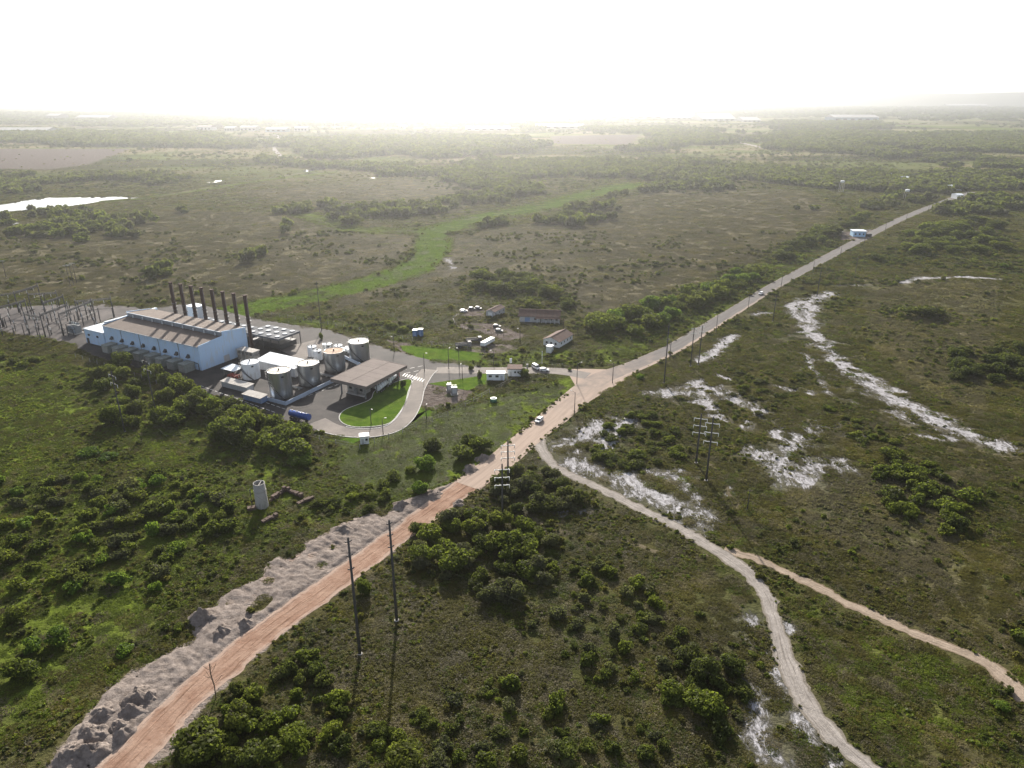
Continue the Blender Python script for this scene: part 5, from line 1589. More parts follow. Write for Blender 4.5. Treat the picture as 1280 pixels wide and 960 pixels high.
# single plants one can point at: (px, py of the foot, diameter m, height m, leaf kind, is tree, label)
SINGLE = [
    ((531, 586), 7.0, 5.4, 'leaf_bright', 1, 'round bright green tree, larger of two left of the dirt road'), ((525, 617), 5.6, 4.6, 'leaf_bright', 1, 'small round bright green tree close to the dirt road heaps'), ((578, 573), 7.6, 5.6, 'leaf', 1, 'round green tree standing between the bright one and the road'),
    ((600, 562), 7.0, 5.4, 'leaf', 1, 'green tree touching the left edge of the dusty road'), ((541, 563), 7.0, 5.2, 'leaf_dark', 1, 'dark tree behind the larger round bright tree'), ((585, 555), 6.0, 4.4, 'leaf_dark', 1, 'dark tree behind the road side pair of trees'), ((492, 598), 5.0, 3.0, 'leaf_dark', 0, 'dark shrub left of the round bright trees'), ((512, 590), 4.0, 2.6, 'leaf', 0, 'low shrub at the foot of the larger bright tree'),
    ((375, 578), 9.5, 4.6, 'leaf_bright', 1, 'yellow green tree at the right end of the plant thicket'), ((163, 522), 6.0, 4.2, 'leaf_grey', 0, 'pale grey green shrub at the foot of the left bush pole'), ((112, 568), 9.0, 2.6, 'leaf_bright', 0, 'bright green low shrub below the left bush pole'), ((135, 572), 6.0, 2.0, 'leaf_bright', 0, 'smaller bright low shrub below the left bush pole'),
    ((18, 775), 5.6, 4.2, 'leaf', 1, 'round bush tree cut by the left picture edge'), ((72, 805), 6.2, 4.4, 'leaf_bright', 1, 'large round bush tree in the lower left meadow'), ((25, 845), 6.8, 4.6, 'leaf', 1, 'broad bush tree nearest the lower left corner'), ((40, 812), 5.0, 3.2, 'leaf_bright', 0, 'pale green shrub between the two lower left bush trees'), ((92, 738), 4.6, 3.2, 'leaf_bright', 0, 'bright shrub above the large round bush tree'),
    ((195, 738), 3.6, 2.6, 'leaf_bright', 0, 'bright shrub alone near the middle of the left meadow'), ((157, 815), 3.6, 2.2, 'leaf_bright', 0, 'low bright shrub between bush trees and cleared strip'), ((224, 785), 2.8, 1.4, 'leaf', 0, 'small shrub at the scrub edge of the bulge heap'), ((8, 660), 5.0, 3.2, 'leaf', 0, 'shrub at the left picture edge above the bush trees'),
    ((456, 742), 4.4, 5.0, 'leaf', 1, 'slender green tree beside the left near pole'), ((250, 940), 8.5, 6.2, 'leaf', 1, 'large light green tree at the bottom beside the red road'), ((300, 905), 7.0, 5.4, 'leaf', 1, 'green tree right behind the large light green bottom tree'), ((318, 875), 5.0, 4.0, 'leaf', 1, 'small tree at the right edge of the red road'), ((330, 950), 7.0, 5.4, 'leaf_dark', 1, 'dark tree at the bottom right of the light green one'), ((298, 868), 4.0, 3.4, 'leaf_dark', 0, 'dark shrub beside the dead tree'),
    ((510, 955), 7.5, 5.0, 'leaf', 1, 'round tree at the bottom edge below the long pole shadows'), ((365, 930), 5.5, 4.0, 'leaf', 1, 'tree at the bottom between the dark tree and the pole shadows'), ((548, 965), 6.0, 4.2, 'leaf_grey', 1, 'grey green tree at the bottom edge right of the pole shadows'),
    ((884, 890), 7.2, 5.2, 'leaf', 1, 'rounded green tree left of the sandy track at lower right'), ((882, 848), 7.0, 5.6, 'leaf_dark', 1, 'dark tree behind the rounded green lower right tree'), ((915, 838), 6.0, 4.8, 'leaf_dark', 1, 'dark tree nearest the bend of the sandy track'), ((862, 822), 5.5, 4.4, 'leaf_dark', 1, 'dark tree at the upper left of the lower right clump'), ((838, 870), 5.0, 3.6, 'leaf', 1, 'tree left of the rounded green lower right tree'), ((900, 915), 4.6, 3.0, 'leaf_dark', 0, 'dark shrub below the rounded green lower right tree'),
    ((1250, 885), 3.6, 1.8, 'leaf_bright', 0, 'bright shrub by the ochre track at the right edge'), ((1275, 800), 5.0, 2.6, 'leaf', 0, 'shrub at the right edge beside the branch track'),
    ((380, 480), 1.6, 2.6, 'leaf', 0, 'tiny shrub inside the bund between the tanks'), ((402, 424), 2.6, 4.2, 'leaf', 1, 'small tree on the gravel behind the pale blue shed'), ((504, 484), 3.2, 4.2, 'leaf', 1, 'small tree on the lawn tip by the crossing'), ((655, 470), 5.0, 4.0, 'leaf', 1, 'tree behind the guard house'), ((600, 474), 2.6, 5.4, 'leaf_grey', 1, 'thin grey tree left of the site container'), ((588, 462), 2.6, 3.0, 'leaf', 0, 'shrub at the plant gate'),
    ((692, 452), 3.6, 2.4, 'leaf_dark', 0, 'dark shrub behind the slim white mast'), ((712, 463), 2.2, 1.6, 'leaf_bright', 0, 'small bright shrub on the junction verge'), ((801, 473), 3.4, 2.6, 'leaf_bright', 0, 'bright shrub on the right road edge past the junction'), ((560, 508), 2.0, 2.4, 'leaf', 0, 'shrub at the corner of the bare soil patch'),
    ((1152, 395), 19, 7.0, 'leaf_dark', 1, 'lone wide dark tree on the heath right of the gully'), ((1255, 335), 7, 4.4, 'leaf_bright', 1, 'lone bright tree at the right edge below the upper wood'), ((1095, 325), 14, 6.0, 'leaf_dark', 1, 'dark tree between the road and the upper right wood'), ((440, 280), 24, 11, 'leaf', 1, 'big lone tree on the green strip in the middle distance'),
    ((372, 208), 0, 0, '', 0, '')]
rs = random.Random(11)
for (px, dia, hh, kind, is_tree, lab) in SINGLE:
    if dia:
        (tree if is_tree else shrub)(g(*px), dia, hh, kind, lab, None, rs)

# thickets: polygon, number, diameter range, height factor, leaf kinds, tree?, shared label
THICK = [
    ([(95, 470), (150, 455), (235, 485), (255, 515), (215, 545), (120, 535), (88, 505)], 24, (6.5, 10.5), 0.82, ['leaf', 'leaf', 'leaf_dark'], 1, 'green tree| in the thicket before the engine hall'),
    ([(232, 505), (290, 512), (350, 532), (405, 560), (370, 572), (300, 560), (262, 545)], 24, (7, 11), 0.85, ['leaf', 'leaf_dark', 'leaf'], 1, 'green tree| in the thicket along the plant fence'),
    ([(0, 440), (55, 440), (60, 465), (0, 470)], 6, (4, 7), 0.6, ['leaf_dark', 'leaf'], 0, 'dark shrub| at the left edge before the substation'),
    ([(10, 590), (140, 600), (235, 590), (292, 620), (285, 672), (230, 720), (120, 735), (0, 740), (0, 600)], 84, (3.2, 6.2), 0.66, ['leaf', 'leaf', 'leaf_dark', 'leaf_bright', 'leaf_grey'], 0, 'green shrub| in the wide thicket left of the ruined tower'),
    ([(360, 640), (400, 628), (480, 600), (500, 625), (440, 645), (385, 658)], 16, (3, 5), 0.6, ['leaf', 'leaf_dark'], 0, 'green shrub| between ruined tower and cleared strip'),
    ([(520, 660), (570, 640), (640, 655), (690, 680), (680, 740), (620, 760), (540, 720), (505, 700)], 44, (3.6, 7.4), 0.8, ['leaf_dark', 'leaf_grey', 'leaf', 'leaf_grey', 'leaf'], 1, 'dark tree| in the dense thicket right of red road'),
    ([(625, 595), (680, 580), (735, 615), (715, 640), (650, 642), (612, 625)], 26, (3.8, 6.8), 0.75, ['leaf_dark', 'leaf_dark', 'leaf_grey'], 1, 'dark tree| between the red road and sandy track'),
    ([(200, 965), (260, 905), (330, 850), (390, 815), (430, 850), (430, 960)], 34, (3.0, 5.2), 0.75, ['leaf', 'leaf_dark', 'leaf'], 0, 'green shrub| along the lower red road'),
    ([(450, 900), (620, 850), (800, 900), (860, 960), (470, 960)], 34, (2.0, 4.6), 0.65, ['leaf', 'leaf_dark', 'leaf_grey'], 0, 'low shrub| in the bottom middle scrub'),
    ([(690, 690), (800, 720), (850, 790), (830, 860), (740, 850), (660, 800), (640, 740)], 44, (1.8, 4.4), 0.7, ['leaf_grey', 'leaf_dark', 'leaf'], 0, 'grey green shrub| left of the sandy track'),
    ([(820, 790), (870, 780), (935, 820), (935, 880), (850, 900), (800, 850)], 16, (2.6, 4.4), 0.75, ['leaf_dark'], 0, 'dark shrub| inside the sandy track bend'),
    ([(745, 540), (800, 515), (860, 540), (850, 575), (780, 590), (745, 575)], 36, (3.5, 5.5), 0.5, ['leaf_dark', 'leaf', 'leaf_dark'], 0, 'dark shrub| among sand patches above the track'),
    ([(1075, 585), (1120, 560), (1175, 590), (1235, 640), (1190, 672), (1110, 640)], 34, (4.5, 7.5), 0.55, ['leaf', 'leaf_dark', 'leaf'], 0, 'green shrub| in the right heath clump'),
    ([(1190, 440), (1285, 435), (1285, 490), (1195, 478)], 24, (6, 10), 0.55, ['leaf_dark'], 1, 'dark tree| in the right edge thicket'),
    ([(735, 402), (790, 395), (850, 372), (930, 340), (955, 335), (940, 350), (860, 390), (800, 420), (740, 418)], 44, (8, 14), 0.66, ['leaf', 'leaf_bright', 'leaf'], 1, 'green tree| in the hedge left of the asphalt road'),
    ([(590, 350), (640, 342), (700, 372), (725, 395), (690, 398), (640, 378), (600, 378)], 26, (8, 13), 0.65, ['leaf', 'leaf_dark'], 1, 'green tree| behind the long house'),
    ([(960, 325), (1000, 300), (1050, 275), (1085, 265), (1075, 285), (1030, 305), (990, 325)], 26, (10, 15), 0.6, ['leaf', 'leaf_dark'], 1, 'green tree| in the grove left of the blue house'),
    ([(1105, 312), (1150, 285), (1225, 275), (1265, 295), (1250, 318), (1150, 320)], 34, (12, 17), 0.6, ['leaf', 'leaf', 'leaf_dark'], 1, 'green tree| in the wood right of the asphalt road'),
    ([(465, 405), (515, 408), (515, 418), (470, 416)], 6, (4, 6), 0.6, ['leaf', 'leaf_grey'], 0, 'shrub| behind the plant near the blue cabins'),
    ([(940, 530), (985, 500), (1010, 470), (985, 455), (930, 470), (900, 455), (880, 500)], 16, (2.6, 4.6), 0.45, ['leaf_dark', 'leaf_grey'], 0, 'low dark shrub| between sand patches and gully'),
    ([(1040, 500), (1090, 520), (1150, 560), (1080, 560), (1020, 520)], 14, (3, 5), 0.45, ['leaf_dark', 'leaf'], 0, 'low shrub| below the sandy gully'),
]
ORDS = 'first second third fourth fifth sixth seventh eighth ninth tenth eleventh twelfth'.split()


def rowlabels(pts, per=9):
    """sort plants into rows from back to front; word each one's place"""
    pts = sorted(pts, key=lambda q: -q.y)
    k = max(1, math.ceil(len(pts) / per))
    rows = [pts[i * len(pts) // k:(i + 1) * len(pts) // k] for i in range(k)]
    out = []
    for i, row in enumerate(rows):
        rw = '' if k == 1 else (', back row' if i == 0 else (', front row' if i == k - 1 else ', %s row' % ORDS[i]))
        for j, q in enumerate(sorted(row, key=lambda q: q.x / q.y)):
            out.append((q, ', %s from left%s,' % (ORDS[j], rw)))
    return out


for i, (poly, n, (d0, d1), hf, kinds, is_tree, lab) in enumerate(THICK):
    rr = random.Random(100 + i)
    pts = in_poly_px(poly, n, rr, d0 * 0.55)
    head, tail = lab.split('|')
    for p, w in rowlabels(pts):
        dia = rr.uniform(d0, d1)
        (tree if is_tree else shrub)(p, dia, dia * hf * rr.uniform(0.8, 1.2), rr.choice(kinds), head + w + tail, head + 's' + tail, rr)

# palms by the long house
for i, (px, h, lab) in enumerate((((704, 413), 7.5, 'palm tree right of the long house'), ((722, 418), 4.5, 'short palm beside the hedge row near the white house'))):
    o = thing('palm_tree', lab, 'palm tree', g(*px), i)
    MB().tube([(0, 0, 0), (0.15, 0, h * 0.5), (0.1, 0.1, h)], 0.17, 7).build('trunk', M['bark'], o)
    for k in range(11):
        a = k * 0.571 + i
        b = MB()
        pts = [Vector((math.cos(a) * t * 2.6, math.sin(a) * t * 2.6, h + 0.9 * t - 1.9 * t * t)) for t in np.linspace(0, 1, 7)]
        side = Vector((-math.sin(a), math.cos(a), 0))
        vs, fs = [], []
        for j, q in enumerate(pts):
            w = 0.42 * math.sin(math.pi * (0.12 + 0.86 * j / 6))
            vs += [q - side * w - Vector((0, 0, w * 0.5)), q, q + side * w - Vector((0, 0, w * 0.5))]
        for j in range(6):
            fs += [(3 * j, 3 * j + 3, 3 * j + 4, 3 * j + 1), (3 * j + 1, 3 * j + 4, 3 * j + 5, 3 * j + 2)]
        b.add(vs, fs).build('frond', M['leaf'], o)


# stuff: low scrub, far woods (geometry nodes scatter on points)
def scatter(name, P, scale, zscale, which, sources, lab, cat):
    me = bpy.data.meshes.new(name)
    me.vertices.add(len(P))
    me.vertices.foreach_set('co', np.ascontiguousarray(P, dtype=np.float32).ravel())
    r = np.random.default_rng(len(P))
    set_attr(me, 'rot', r.uniform(0, 6.283, len(P)))
    set_attr(me, 'scl', scale)
    set_attr(me, 'zsc', zscale)
    a = me.attributes.new('pick', 'INT', 'POINT')
    a.data.foreach_set('value', which.astype(np.int32))
    o = obj(name, me)
    struct(o, 'stuff')
    tag(o, lab, cat)
    coll = bpy.data.collections.new(name + '_source')
    for i, s in enumerate(sources):
        coll.objects.link(bpy.data.objects.new('%s_source_%02d' % (name, i), s))
    ng = bpy.data.node_groups.new(name, 'GeometryNodeTree')
    ng.interface.new_socket('Geometry', in_out='INPUT', socket_type='NodeSocketGeometry')
    ng.interface.new_socket('Geometry', in_out='OUTPUT', socket_type='NodeSocketGeometry')
    N = ng.nodes.new
    gi, go = N('NodeGroupInput'), N('NodeGroupOutput')
    ci = N('GeometryNodeCollectionInfo')
    ci.inputs[0].default_value = coll
    ci.inputs['Separate Children'].default_value = True
    ci.inputs['Reset Children'].default_value = True
    ip = N('GeometryNodeInstanceOnPoints')
    ip.inputs['Pick Instance'].default_value = True
    lk = ng.links.new

    def na(nm, typ):
        q = N('GeometryNodeInputNamedAttribute')
        q.data_type = typ
        q.inputs[0].default_value = nm
        return q.outputs[0]
    cx = N('ShaderNodeCombineXYZ')
    lk(na('rot', 'FLOAT'), cx.inputs[2])
    sx = N('ShaderNodeCombineXYZ')
    sc = na('scl', 'FLOAT')
    lk(sc, sx.inputs[0])
    lk(sc, sx.inputs[1])
    lk(na('zsc', 'FLOAT'), sx.inputs[2])
    lk(gi.outputs[0], ip.inputs['Points'])
    lk(ci.outputs[0], ip.inputs['Instance'])
    lk(na('pick', 'INT'), ip.inputs['Instance Index'])
    lk(cx.outputs[0], ip.inputs['Rotation'])
    lk(sx.outputs[0], ip.inputs['Scale'])
    lk(ip.outputs[0], go.inputs[0])
    md = o.modifiers.new('scatter', 'NODES')
    md.node_group = ng
    return o


def fan(n, y0, y1, k=0.86, pw=1.0):
    """random ground points in the widening land ahead, evenly dense"""
    y = np.sqrt(rng.uniform(y0 ** 2, y1 ** 2, n)) if pw == 1 else y0 * (y1 / y0) ** rng.random(n)
    return np.stack([rng.uniform(-1, 1, n) * (k * y + 12), y], 1)


W_SUB = wpts([(-60, 386), (60, 381), (150, 382), (190, 386), (106, 412), (88, 428), (0, 414), (-60, 408)])
W_CLEAR = [wpts(p) for p in ([(536, 474), (545, 466), (612, 466), (612, 479), (585, 488), (560, 484), (537, 480)], [(503, 540), (514, 524), (522, 508), (535, 512), (548, 515), (520, 528), (480, 545), (440, 555), (415, 548), (440, 547), (470, 546)], [(228, 478), (262, 492), (276, 502), (262, 504), (238, 498)], [(500, 432), (520, 432), (600, 441), (610, 452), (560, 450), (545, 451), (520, 446), (503, 438)], [(424, 522), (514, 475), (498, 518), (470, 533)], [(690, 462), (790, 455), (790, 470), (735, 503), (716, 505)], [(600, 466), (655, 460), (660, 470), (600, 478)], [(640, 395), (705, 395), (705, 408), (645, 405)], [(678, 420), (718, 420), (718, 432), (700, 437), (678, 434)])]


def clear_mask(P, F):
    ok = np.ones(len(P), bool)
    for L, px in ((W_ROAD, ROAD), (W_TRACK, TRACK), (W_TRACK2, TRACK2)):
        w = sorted(p[2] for p in px)[len(px) // 2] * 0.5
        ok &= dist_poly(P, L) > w * rng.uniform(0.8, 1.15, len(P))
    ok &= dist_poly(P, wpts(ACCESS)) > 5
    ok &= dist_poly(P, wpts([p[:2] for p in LANE])) > 4.6
    ok &= ~inside(P, W_YARD) & ~inside(P, W_POND) & ~inside(P, W_SUB)
    for c in W_CLEAR:
        ok &= ~inside(P, c)
    ok &= (F['bare'] < 0.5) | (rng.random(len(P)) < 0.06)
    ok &= (F['pale'] < 0.35 + 0.25 * rng.random(len(P)))
    n = vnoise(P, 0.3, 4)
    ok &= (F['sand'] + (n - 0.5) * 1.2 < 0.42) | (rng.random(len(P)) < 0.05)
    return ok


TUFT = []
for m in ('tuft', 'tuft_green', 'tuft_dry', 'leaf_dark'):
    for v in range(3):
        TUFT.append(crown_mesh('tuft_foliage', 400 + v + len(TUFT) * 3, M[m], 46, 0.30, 4, 0.55, 0.62, 0, 0.3))


def tufts(name, n, y0, y1, s0, s1, lab, dens=1.0, k=0.86, f0=0.0, f1=0.0):
    P = fan(n, y0, y1, k)
    edge = np.ones(n)
    if f0:
        edge *= np.clip((P[:, 1] - y0) / f0, 0, 1)
    if f1:
        edge *= np.clip((y1 - P[:, 1]) / f1, 0, 1)
    F = fields(P)
    ok = clear_mask(P, F)
    big = vnoise(P, 0.02, 8)
    fine = vnoise(P, 0.12, 9)
    prob = np.clip(0.24 + 3.2 * (fine - 0.46) + 1.2 * (big - 0.5), 0.05, 0.9) * dens
    prob *= np.where(F['dry'] > 0.5, 0.8, 1.0) * np.where(F['lush'] > 0.8, 0.16, 1.0)
    ok &= rng.random(n) < prob * edge
    P, big, fine = P[ok], big[ok], fine[ok]
    F = {a: b[ok] for a, b in F.items()}
    m = len(P)
    u = rng.random(m)
    kind = np.where(u < 0.62, 0, np.where(u < 0.74, 1, np.where(u < 0.86, 2, 3)))
    kind = np.where((F['lush'] > 0.4) & (rng.random(m) < 0.35 + 0.45 * F['lush']), 1, kind)
    kind = np.where((F['dry'] > 0.4) & (rng.random(m) < 0.88), 2, kind)
    which = kind * 3 + rng.integers(0, 3, m)
    sc = rng.uniform(s0, s1, m) * (0.7 + 0.7 * fine)
    zs = sc * rng.uniform(0.45, 0.95, m) * np.where(F['lush'] > 0.8, 0.6, 1.0) * np.where(F['dry'] > 0.5, 0.5, 1.0) * 0.8
    scatter(name, np.c_[P, np.zeros(m)], sc, zs, which, TUFT, lab, 'scrub')
    return m


n1 = tufts('near_scrub', 300000, 80, 430, 0.26, 0.74, 'low olive and green scrub covering the open ground nearby', f1=190)
n2 = tufts('middle_scrub', 200000, 230, 950, 0.45, 1.2, 'low brown and green scrub on the heath beyond the plant', 0.9, f0=200, f1=300)
n3 = tufts('far_scrub', 80000, 620, 2200, 1.2, 3.2, 'sparse scrub dotting the far plain', 0.6, f0=300, f1=500)

def patch_mesh(name, seed, m, n=300, leaf=0.075):
    """unit disc of ragged low scrub: small blades over a bumpy low surface"""
    r = np.random.default_rng(seed)
    rad = np.sqrt(r.random(n)) * (0.85 + 0.25 * r.random(n))
    a = r.uniform(0, 6.283, n)
    c = np.stack([rad * np.cos(a), rad * np.sin(a), np.zeros(n)], 1)
    bump = vnoise(c[:, :2] * 1.0 + seed * 13.0, 2.6, seed)
    c[:, 2] = (0.1 + 1.4 * np.clip(bump - 0.3, 0, 1)) * r.random(n) ** 0.6 * (1.05 - 0.8 * np.clip(rad, 0, 1) ** 3)
    nrm = r.normal(0, 0.8, (n, 3)) + np.array([0, 0, 0.6])
    nrm /= np.linalg.norm(nrm, axis=1)[:, None]
    u = np.cross(nrm, r.normal(0, 1, (n, 3)))
    u /= np.linalg.norm(u, axis=1)[:, None]
    v = np.cross(nrm, u)
    sz = leaf * r.uniform(0.5, 1.4, (n, 1))
    V = np.stack([c - u * sz - v * sz * 0.4, c + u * sz * 0.4 - v * sz * 0.7, c + u * sz + v * sz * 0.5, c - u * sz * 0.5 + v * sz * 0.7], 1).reshape(-1, 3)
    V[:, 2] = np.maximum(V[:, 2], 0.01)
    me = np_mesh(name, V, np.arange(4 * n).reshape(n, 4))
    set_attr(me, 'tint', np.repeat(np.clip(0.5 + 0.8 * (bump - 0.5) + 0.22 * r.normal(size=n), 0, 1), 4))
    me.materials.append(m)
    return me


PATCH = [patch_mesh('scrub_patch', 700 + 5 * k + v, M[m]) for k, m in enumerate(('tuft', 'tuft_green', 'tuft_dry', 'leaf_dark')) for v in range(3)]


def cover(name, n, y0, y1, s0, s1, h0, lab, f0, f1):
    P = fan(n, y0, y1, 0.86)
    F = fields(P)
    ok = clear_mask(P, F)
    for L, w in ((W_ROAD, 6.0), (W_TRACK, 3.2), (W_TRACK2, 2.8)):
        ok &= dist_poly(P, L) > w + s1 * 0.15
    edge = (np.clip((P[:, 1] - y0) / f0, 0, 1) if f0 else 1.0) * (np.clip((y1 - P[:, 1]) / f1, 0, 1) if f1 else 1.0)
    nb = vnoise(P, 0.05, 81)
    ok &= rng.random(n) < edge * np.clip(0.75 + 1.6 * (nb - 0.5), 0.35, 1.0) * np.where(F['marsh'] > 0.4, 0.25, 1.0) * np.where(F['lush'] > 0.5, 0.7, 1.0)
    P, nb = P[ok], nb[ok]
    F = {a: b[ok] for a, b in F.items()}
    m = len(P)
    u = rng.random(m) + 0.9 * (vnoise(P, 0.03, 82) - 0.5)
    kind = np.where(u < 0.52, 0, np.where(u < 0.80, 2, np.where(u < 0.9, 1, 3)))
    kind = np.where(rng.random(m) < 0.95 * F['lush'], 1, kind)
    kind = np.where((F['dry'] > 0.4) & (rng.random(m) < 0.8), 2, kind)
    sc = rng.uniform(s0, s1, m)
    zs = h0 * rng.uniform(0.5, 1.5, m) * (0.5 + nb) * np.where(F['lush'] > 0.8, 0.5, 1.0) * np.where(F['dry'] > 0.5, 0.65, 1.0)
    scatter(name, np.c_[P, np.zeros(m)], sc, zs, kind * 3 + rng.integers(0, 3, m), PATCH, lab, 'scrub')


cover('near_ground_cover', 75000, 78, 420, 1.3, 2.4, 0.55, 'dense fine olive ground cover on the near land', 0, 160)
cover('far_ground_cover', 90000, 260, 1150, 2.6, 4.6, 0.8, 'fine brown green ground cover on the heath', 160, 400)
BUSH = []
for m, v in (('leaf', 3), ('leaf_dark', 3), ('leaf_grey', 2), ('tuft', 2)):
    for i in range(v):
        BUSH.append(crown_mesh('bush_foliage', 600 + len(BUSH), M[m], 220, 0.17, 7, 0.6, 0.62, 0, 0.45))
P = fan(75000, 80, 620, 0.86)
F = fields(P)
ok = clear_mask(P, F) & (F['lush'] < 0.85)
pr = np.clip(2.6 * (vnoise(P, 0.035, 61) - 0.52), 0.015, 0.6)
PL = np.array(placed)
for x, y, r in PL:
    d = np.hypot(P[:, 0] - x, P[:, 1] - y)
    pr = np.maximum(pr, np.where(d < r * 2.1 + 1.5, 0.5, 0))
ok &= rng.random(len(P)) < pr * np.where(F['dry'] > 0.6, 0.35, 1.0)
P = P[ok]
sz = rng.uniform(0.4, 1.0, len(P)) * rng.uniform(0.8, 2.0, len(P)) * np.clip(P[:, 1] / 300, 0.8, 1.5)
scatter('low_bushes', np.c_[P, np.zeros(len(P))], sz, sz * rng.uniform(0.6, 1.1, len(P)), rng.integers(0, len(BUSH), len(P)), BUSH, 'small low bushes between the shrubs and trees', 'bushes')

FAR = []
for m, v in (('leaf', 3), ('leaf_dark', 3), ('leaf_grey', 2)):
    for i in range(v):
        FAR.append(crown_mesh('far_crown', 500 + len(FAR), M[m], 260, 0.20, 9, 0.75, 0.62, 0.05, 0.4))
# woods seen as one mass: pixel polygons with density
WOOD = [([(-60, 215), (0, 212), (90, 215), (200, 218), (255, 222), (250, 232), (150, 236), (90, 232), (0, 245), (-60, 250)], 0.5), ([(-60, 268), (30, 268), (120, 262), (180, 262), (150, 275), (60, 288), (-60, 292)], 0.35),
        ([(-80, 160), (100, 164), (300, 168), (330, 186), (170, 185), (0, 180), (-80, 182)], 0.8), ([(340, 175), (640, 170), (700, 182), (640, 196), (520, 205), (360, 200), (330, 188)], 0.6),
        ([(250, 190), (400, 205), (540, 210), (640, 200), (760, 200), (900, 205), (1060, 210), (1200, 215), (1350, 225), (1350, 240), (1240, 245), (1180, 240), (1120, 246), (1000, 232), (860, 228), (700, 225), (620, 238), (560, 240), (540, 222), (400, 212)], 0.8),
        ([(480, 266), (520, 250), (640, 232), (700, 232), (660, 250), (600, 265), (500, 272)], 0.35), ([(680, 270), (720, 258), (760, 242), (812, 230), (812, 236), (770, 250), (735, 275), (690, 278)], 0.7), ([(820, 232), (880, 225), (895, 238), (850, 236)], 0.8),
        ([(930, 172), (1000, 163), (1120, 168), (1350, 165), (1350, 192), (1200, 190), (1100, 198), (1000, 192), (940, 188)], 0.9), ([(700, 160), (900, 160), (960, 172), (880, 190), (760, 190), (800, 172)], 0.45), ([(1100, 190), (1350, 200), (1350, 215), (1150, 212)], 0.5),
        ([(640, 155), (760, 153), (700, 163), (640, 165)], 0.5), ([(-200, 140), (300, 142), (640, 145), (640, 158), (300, 160), (-200, 158)], 0.6), ([(760, 135), (1500, 130), (1500, 152), (1100, 152), (1000, 148), (760, 142)], 0.7), ([(960, 152), (1100, 153), (1110, 162), (960, 163)], 0.5),
        ([(330, 292), (370, 284), (372, 294), (335, 297)], 0.6), ([(575, 285), (600, 278), (622, 284), (600, 288)], 0.6), ([(740, 312), (765, 312), (765, 320), (742, 319)], 0.6), ([(700, 262), (735, 256), (738, 276), (705, 278)], 0.8), ([(690, 276), (718, 274), (716, 282), (692, 283)], 0.7), ([(560, 270), (640, 262), (700, 252), (690, 262), (620, 272), (565, 276)], 0.45), ([(380, 258), (470, 262), (540, 255), (540, 268), (450, 276), (385, 268)], 0.4), ([(100, 285), (180, 272), (190, 284), (110, 296)], 0.35), ([(860, 258), (880, 256), (880, 264), (862, 264)], 0.6), ([(40, 300), (110, 292), (110, 304), (50, 312)], 0.4),
        ([(300, 290), (340, 284), (360, 296), (320, 300)], 0.5), ([(180, 320), (270, 322), (260, 334), (190, 332)], 0.35), ([(1180, 250), (1300, 240), (1300, 262), (1230, 268)], 0.6), ([(810, 245), (870, 255), (860, 262), (820, 256)], 0.5), ([(980, 262), (1010, 262), (1012, 272), (985, 272)], 0.7), ([(1090, 240), (1180, 238), (1150, 262), (1100, 262)], 0.35)]
PW, SW, HWs = [], [], []
for poly, dn in WOOD:
    P = wpts(poly)
    lo, hi = P.min(0), P.max(0)
    ar = 0.5 * abs(np.dot(P[:, 0], np.roll(P[:, 1], 1)) - np.dot(P[:, 1], np.roll(P[:, 0], 1)))
    ym = P[:, 1].mean()
    sz = 10.0 if ym < 1500 else (14.0 if ym < 3000 else 26.0)
    n = int(min(5200, ar / (sz * sz * 0.45) * dn))
    sf = 5.0 * sz
    Q = np.stack([rng.uniform(lo[0] - sf, hi[0] + sf, n * 5), rng.uniform(lo[1] - sf, hi[1] + sf, n * 5)], 1)
    Q = Q[~inside(Q, W_POND) & (dist_poly(Q, W_ROAD) > 9 + sz * 0.5)]
    Q = Q[(poly_field(Q, P, sf) * (0.45 + 0.55 * dn) + 1.5 * (vnoise(Q, 1 / (7 * sz), 12) - 0.5) > (0.62 if ar > 60000 else 0.45)) & (rng.random(len(Q)) < 0.85)][:n]
    PW.append(Q)
    SW.append(sz * rng.uniform(0.4, 0.85, len(Q)))
    HWs.append(np.minimum(sz, 15) * rng.uniform(0.35, 0.75, len(Q)))
# loose trees over the plain
Q = fan(26000, 480, 6000, 0.9, 2)
fq = fields(Q)
nz = vnoise(Q, 0.006, 21)
keep = (nz > 0.57 - 0.10 * rng.random(len(Q))) & (fq['lush'] < 0.3) & (fq['bare'] < 0.3) & ~inside(Q, W_POND) & (dist_poly(Q, W_ROAD) > 15)
keep &= (fq['dry'] < 0.3) | (nz > 0.64)
Q = Q[keep]
PW.append(Q)
_ls = rng.uniform(1.2, 5.5, len(Q)) * np.clip(Q[:, 1] / 1400, 0.55, 1.6)
SW.append(_ls)
HWs.append(_ls * rng.uniform(0.4, 0.75, len(Q)))
PW, SW, HWs = np.concatenate(PW), np.concatenate(SW), np.concatenate(HWs)
_k = fields(PW)['marsh'] < 0.12
PW, SW, HWs = PW[_k], SW[_k], HWs[_k]
scatter('far_woodland', np.c_[PW, np.zeros(len(PW))], SW, HWs, rng.integers(0, len(FAR), len(PW)), FAR, 'hazy woodland and hedges across the far plain', 'woodland')


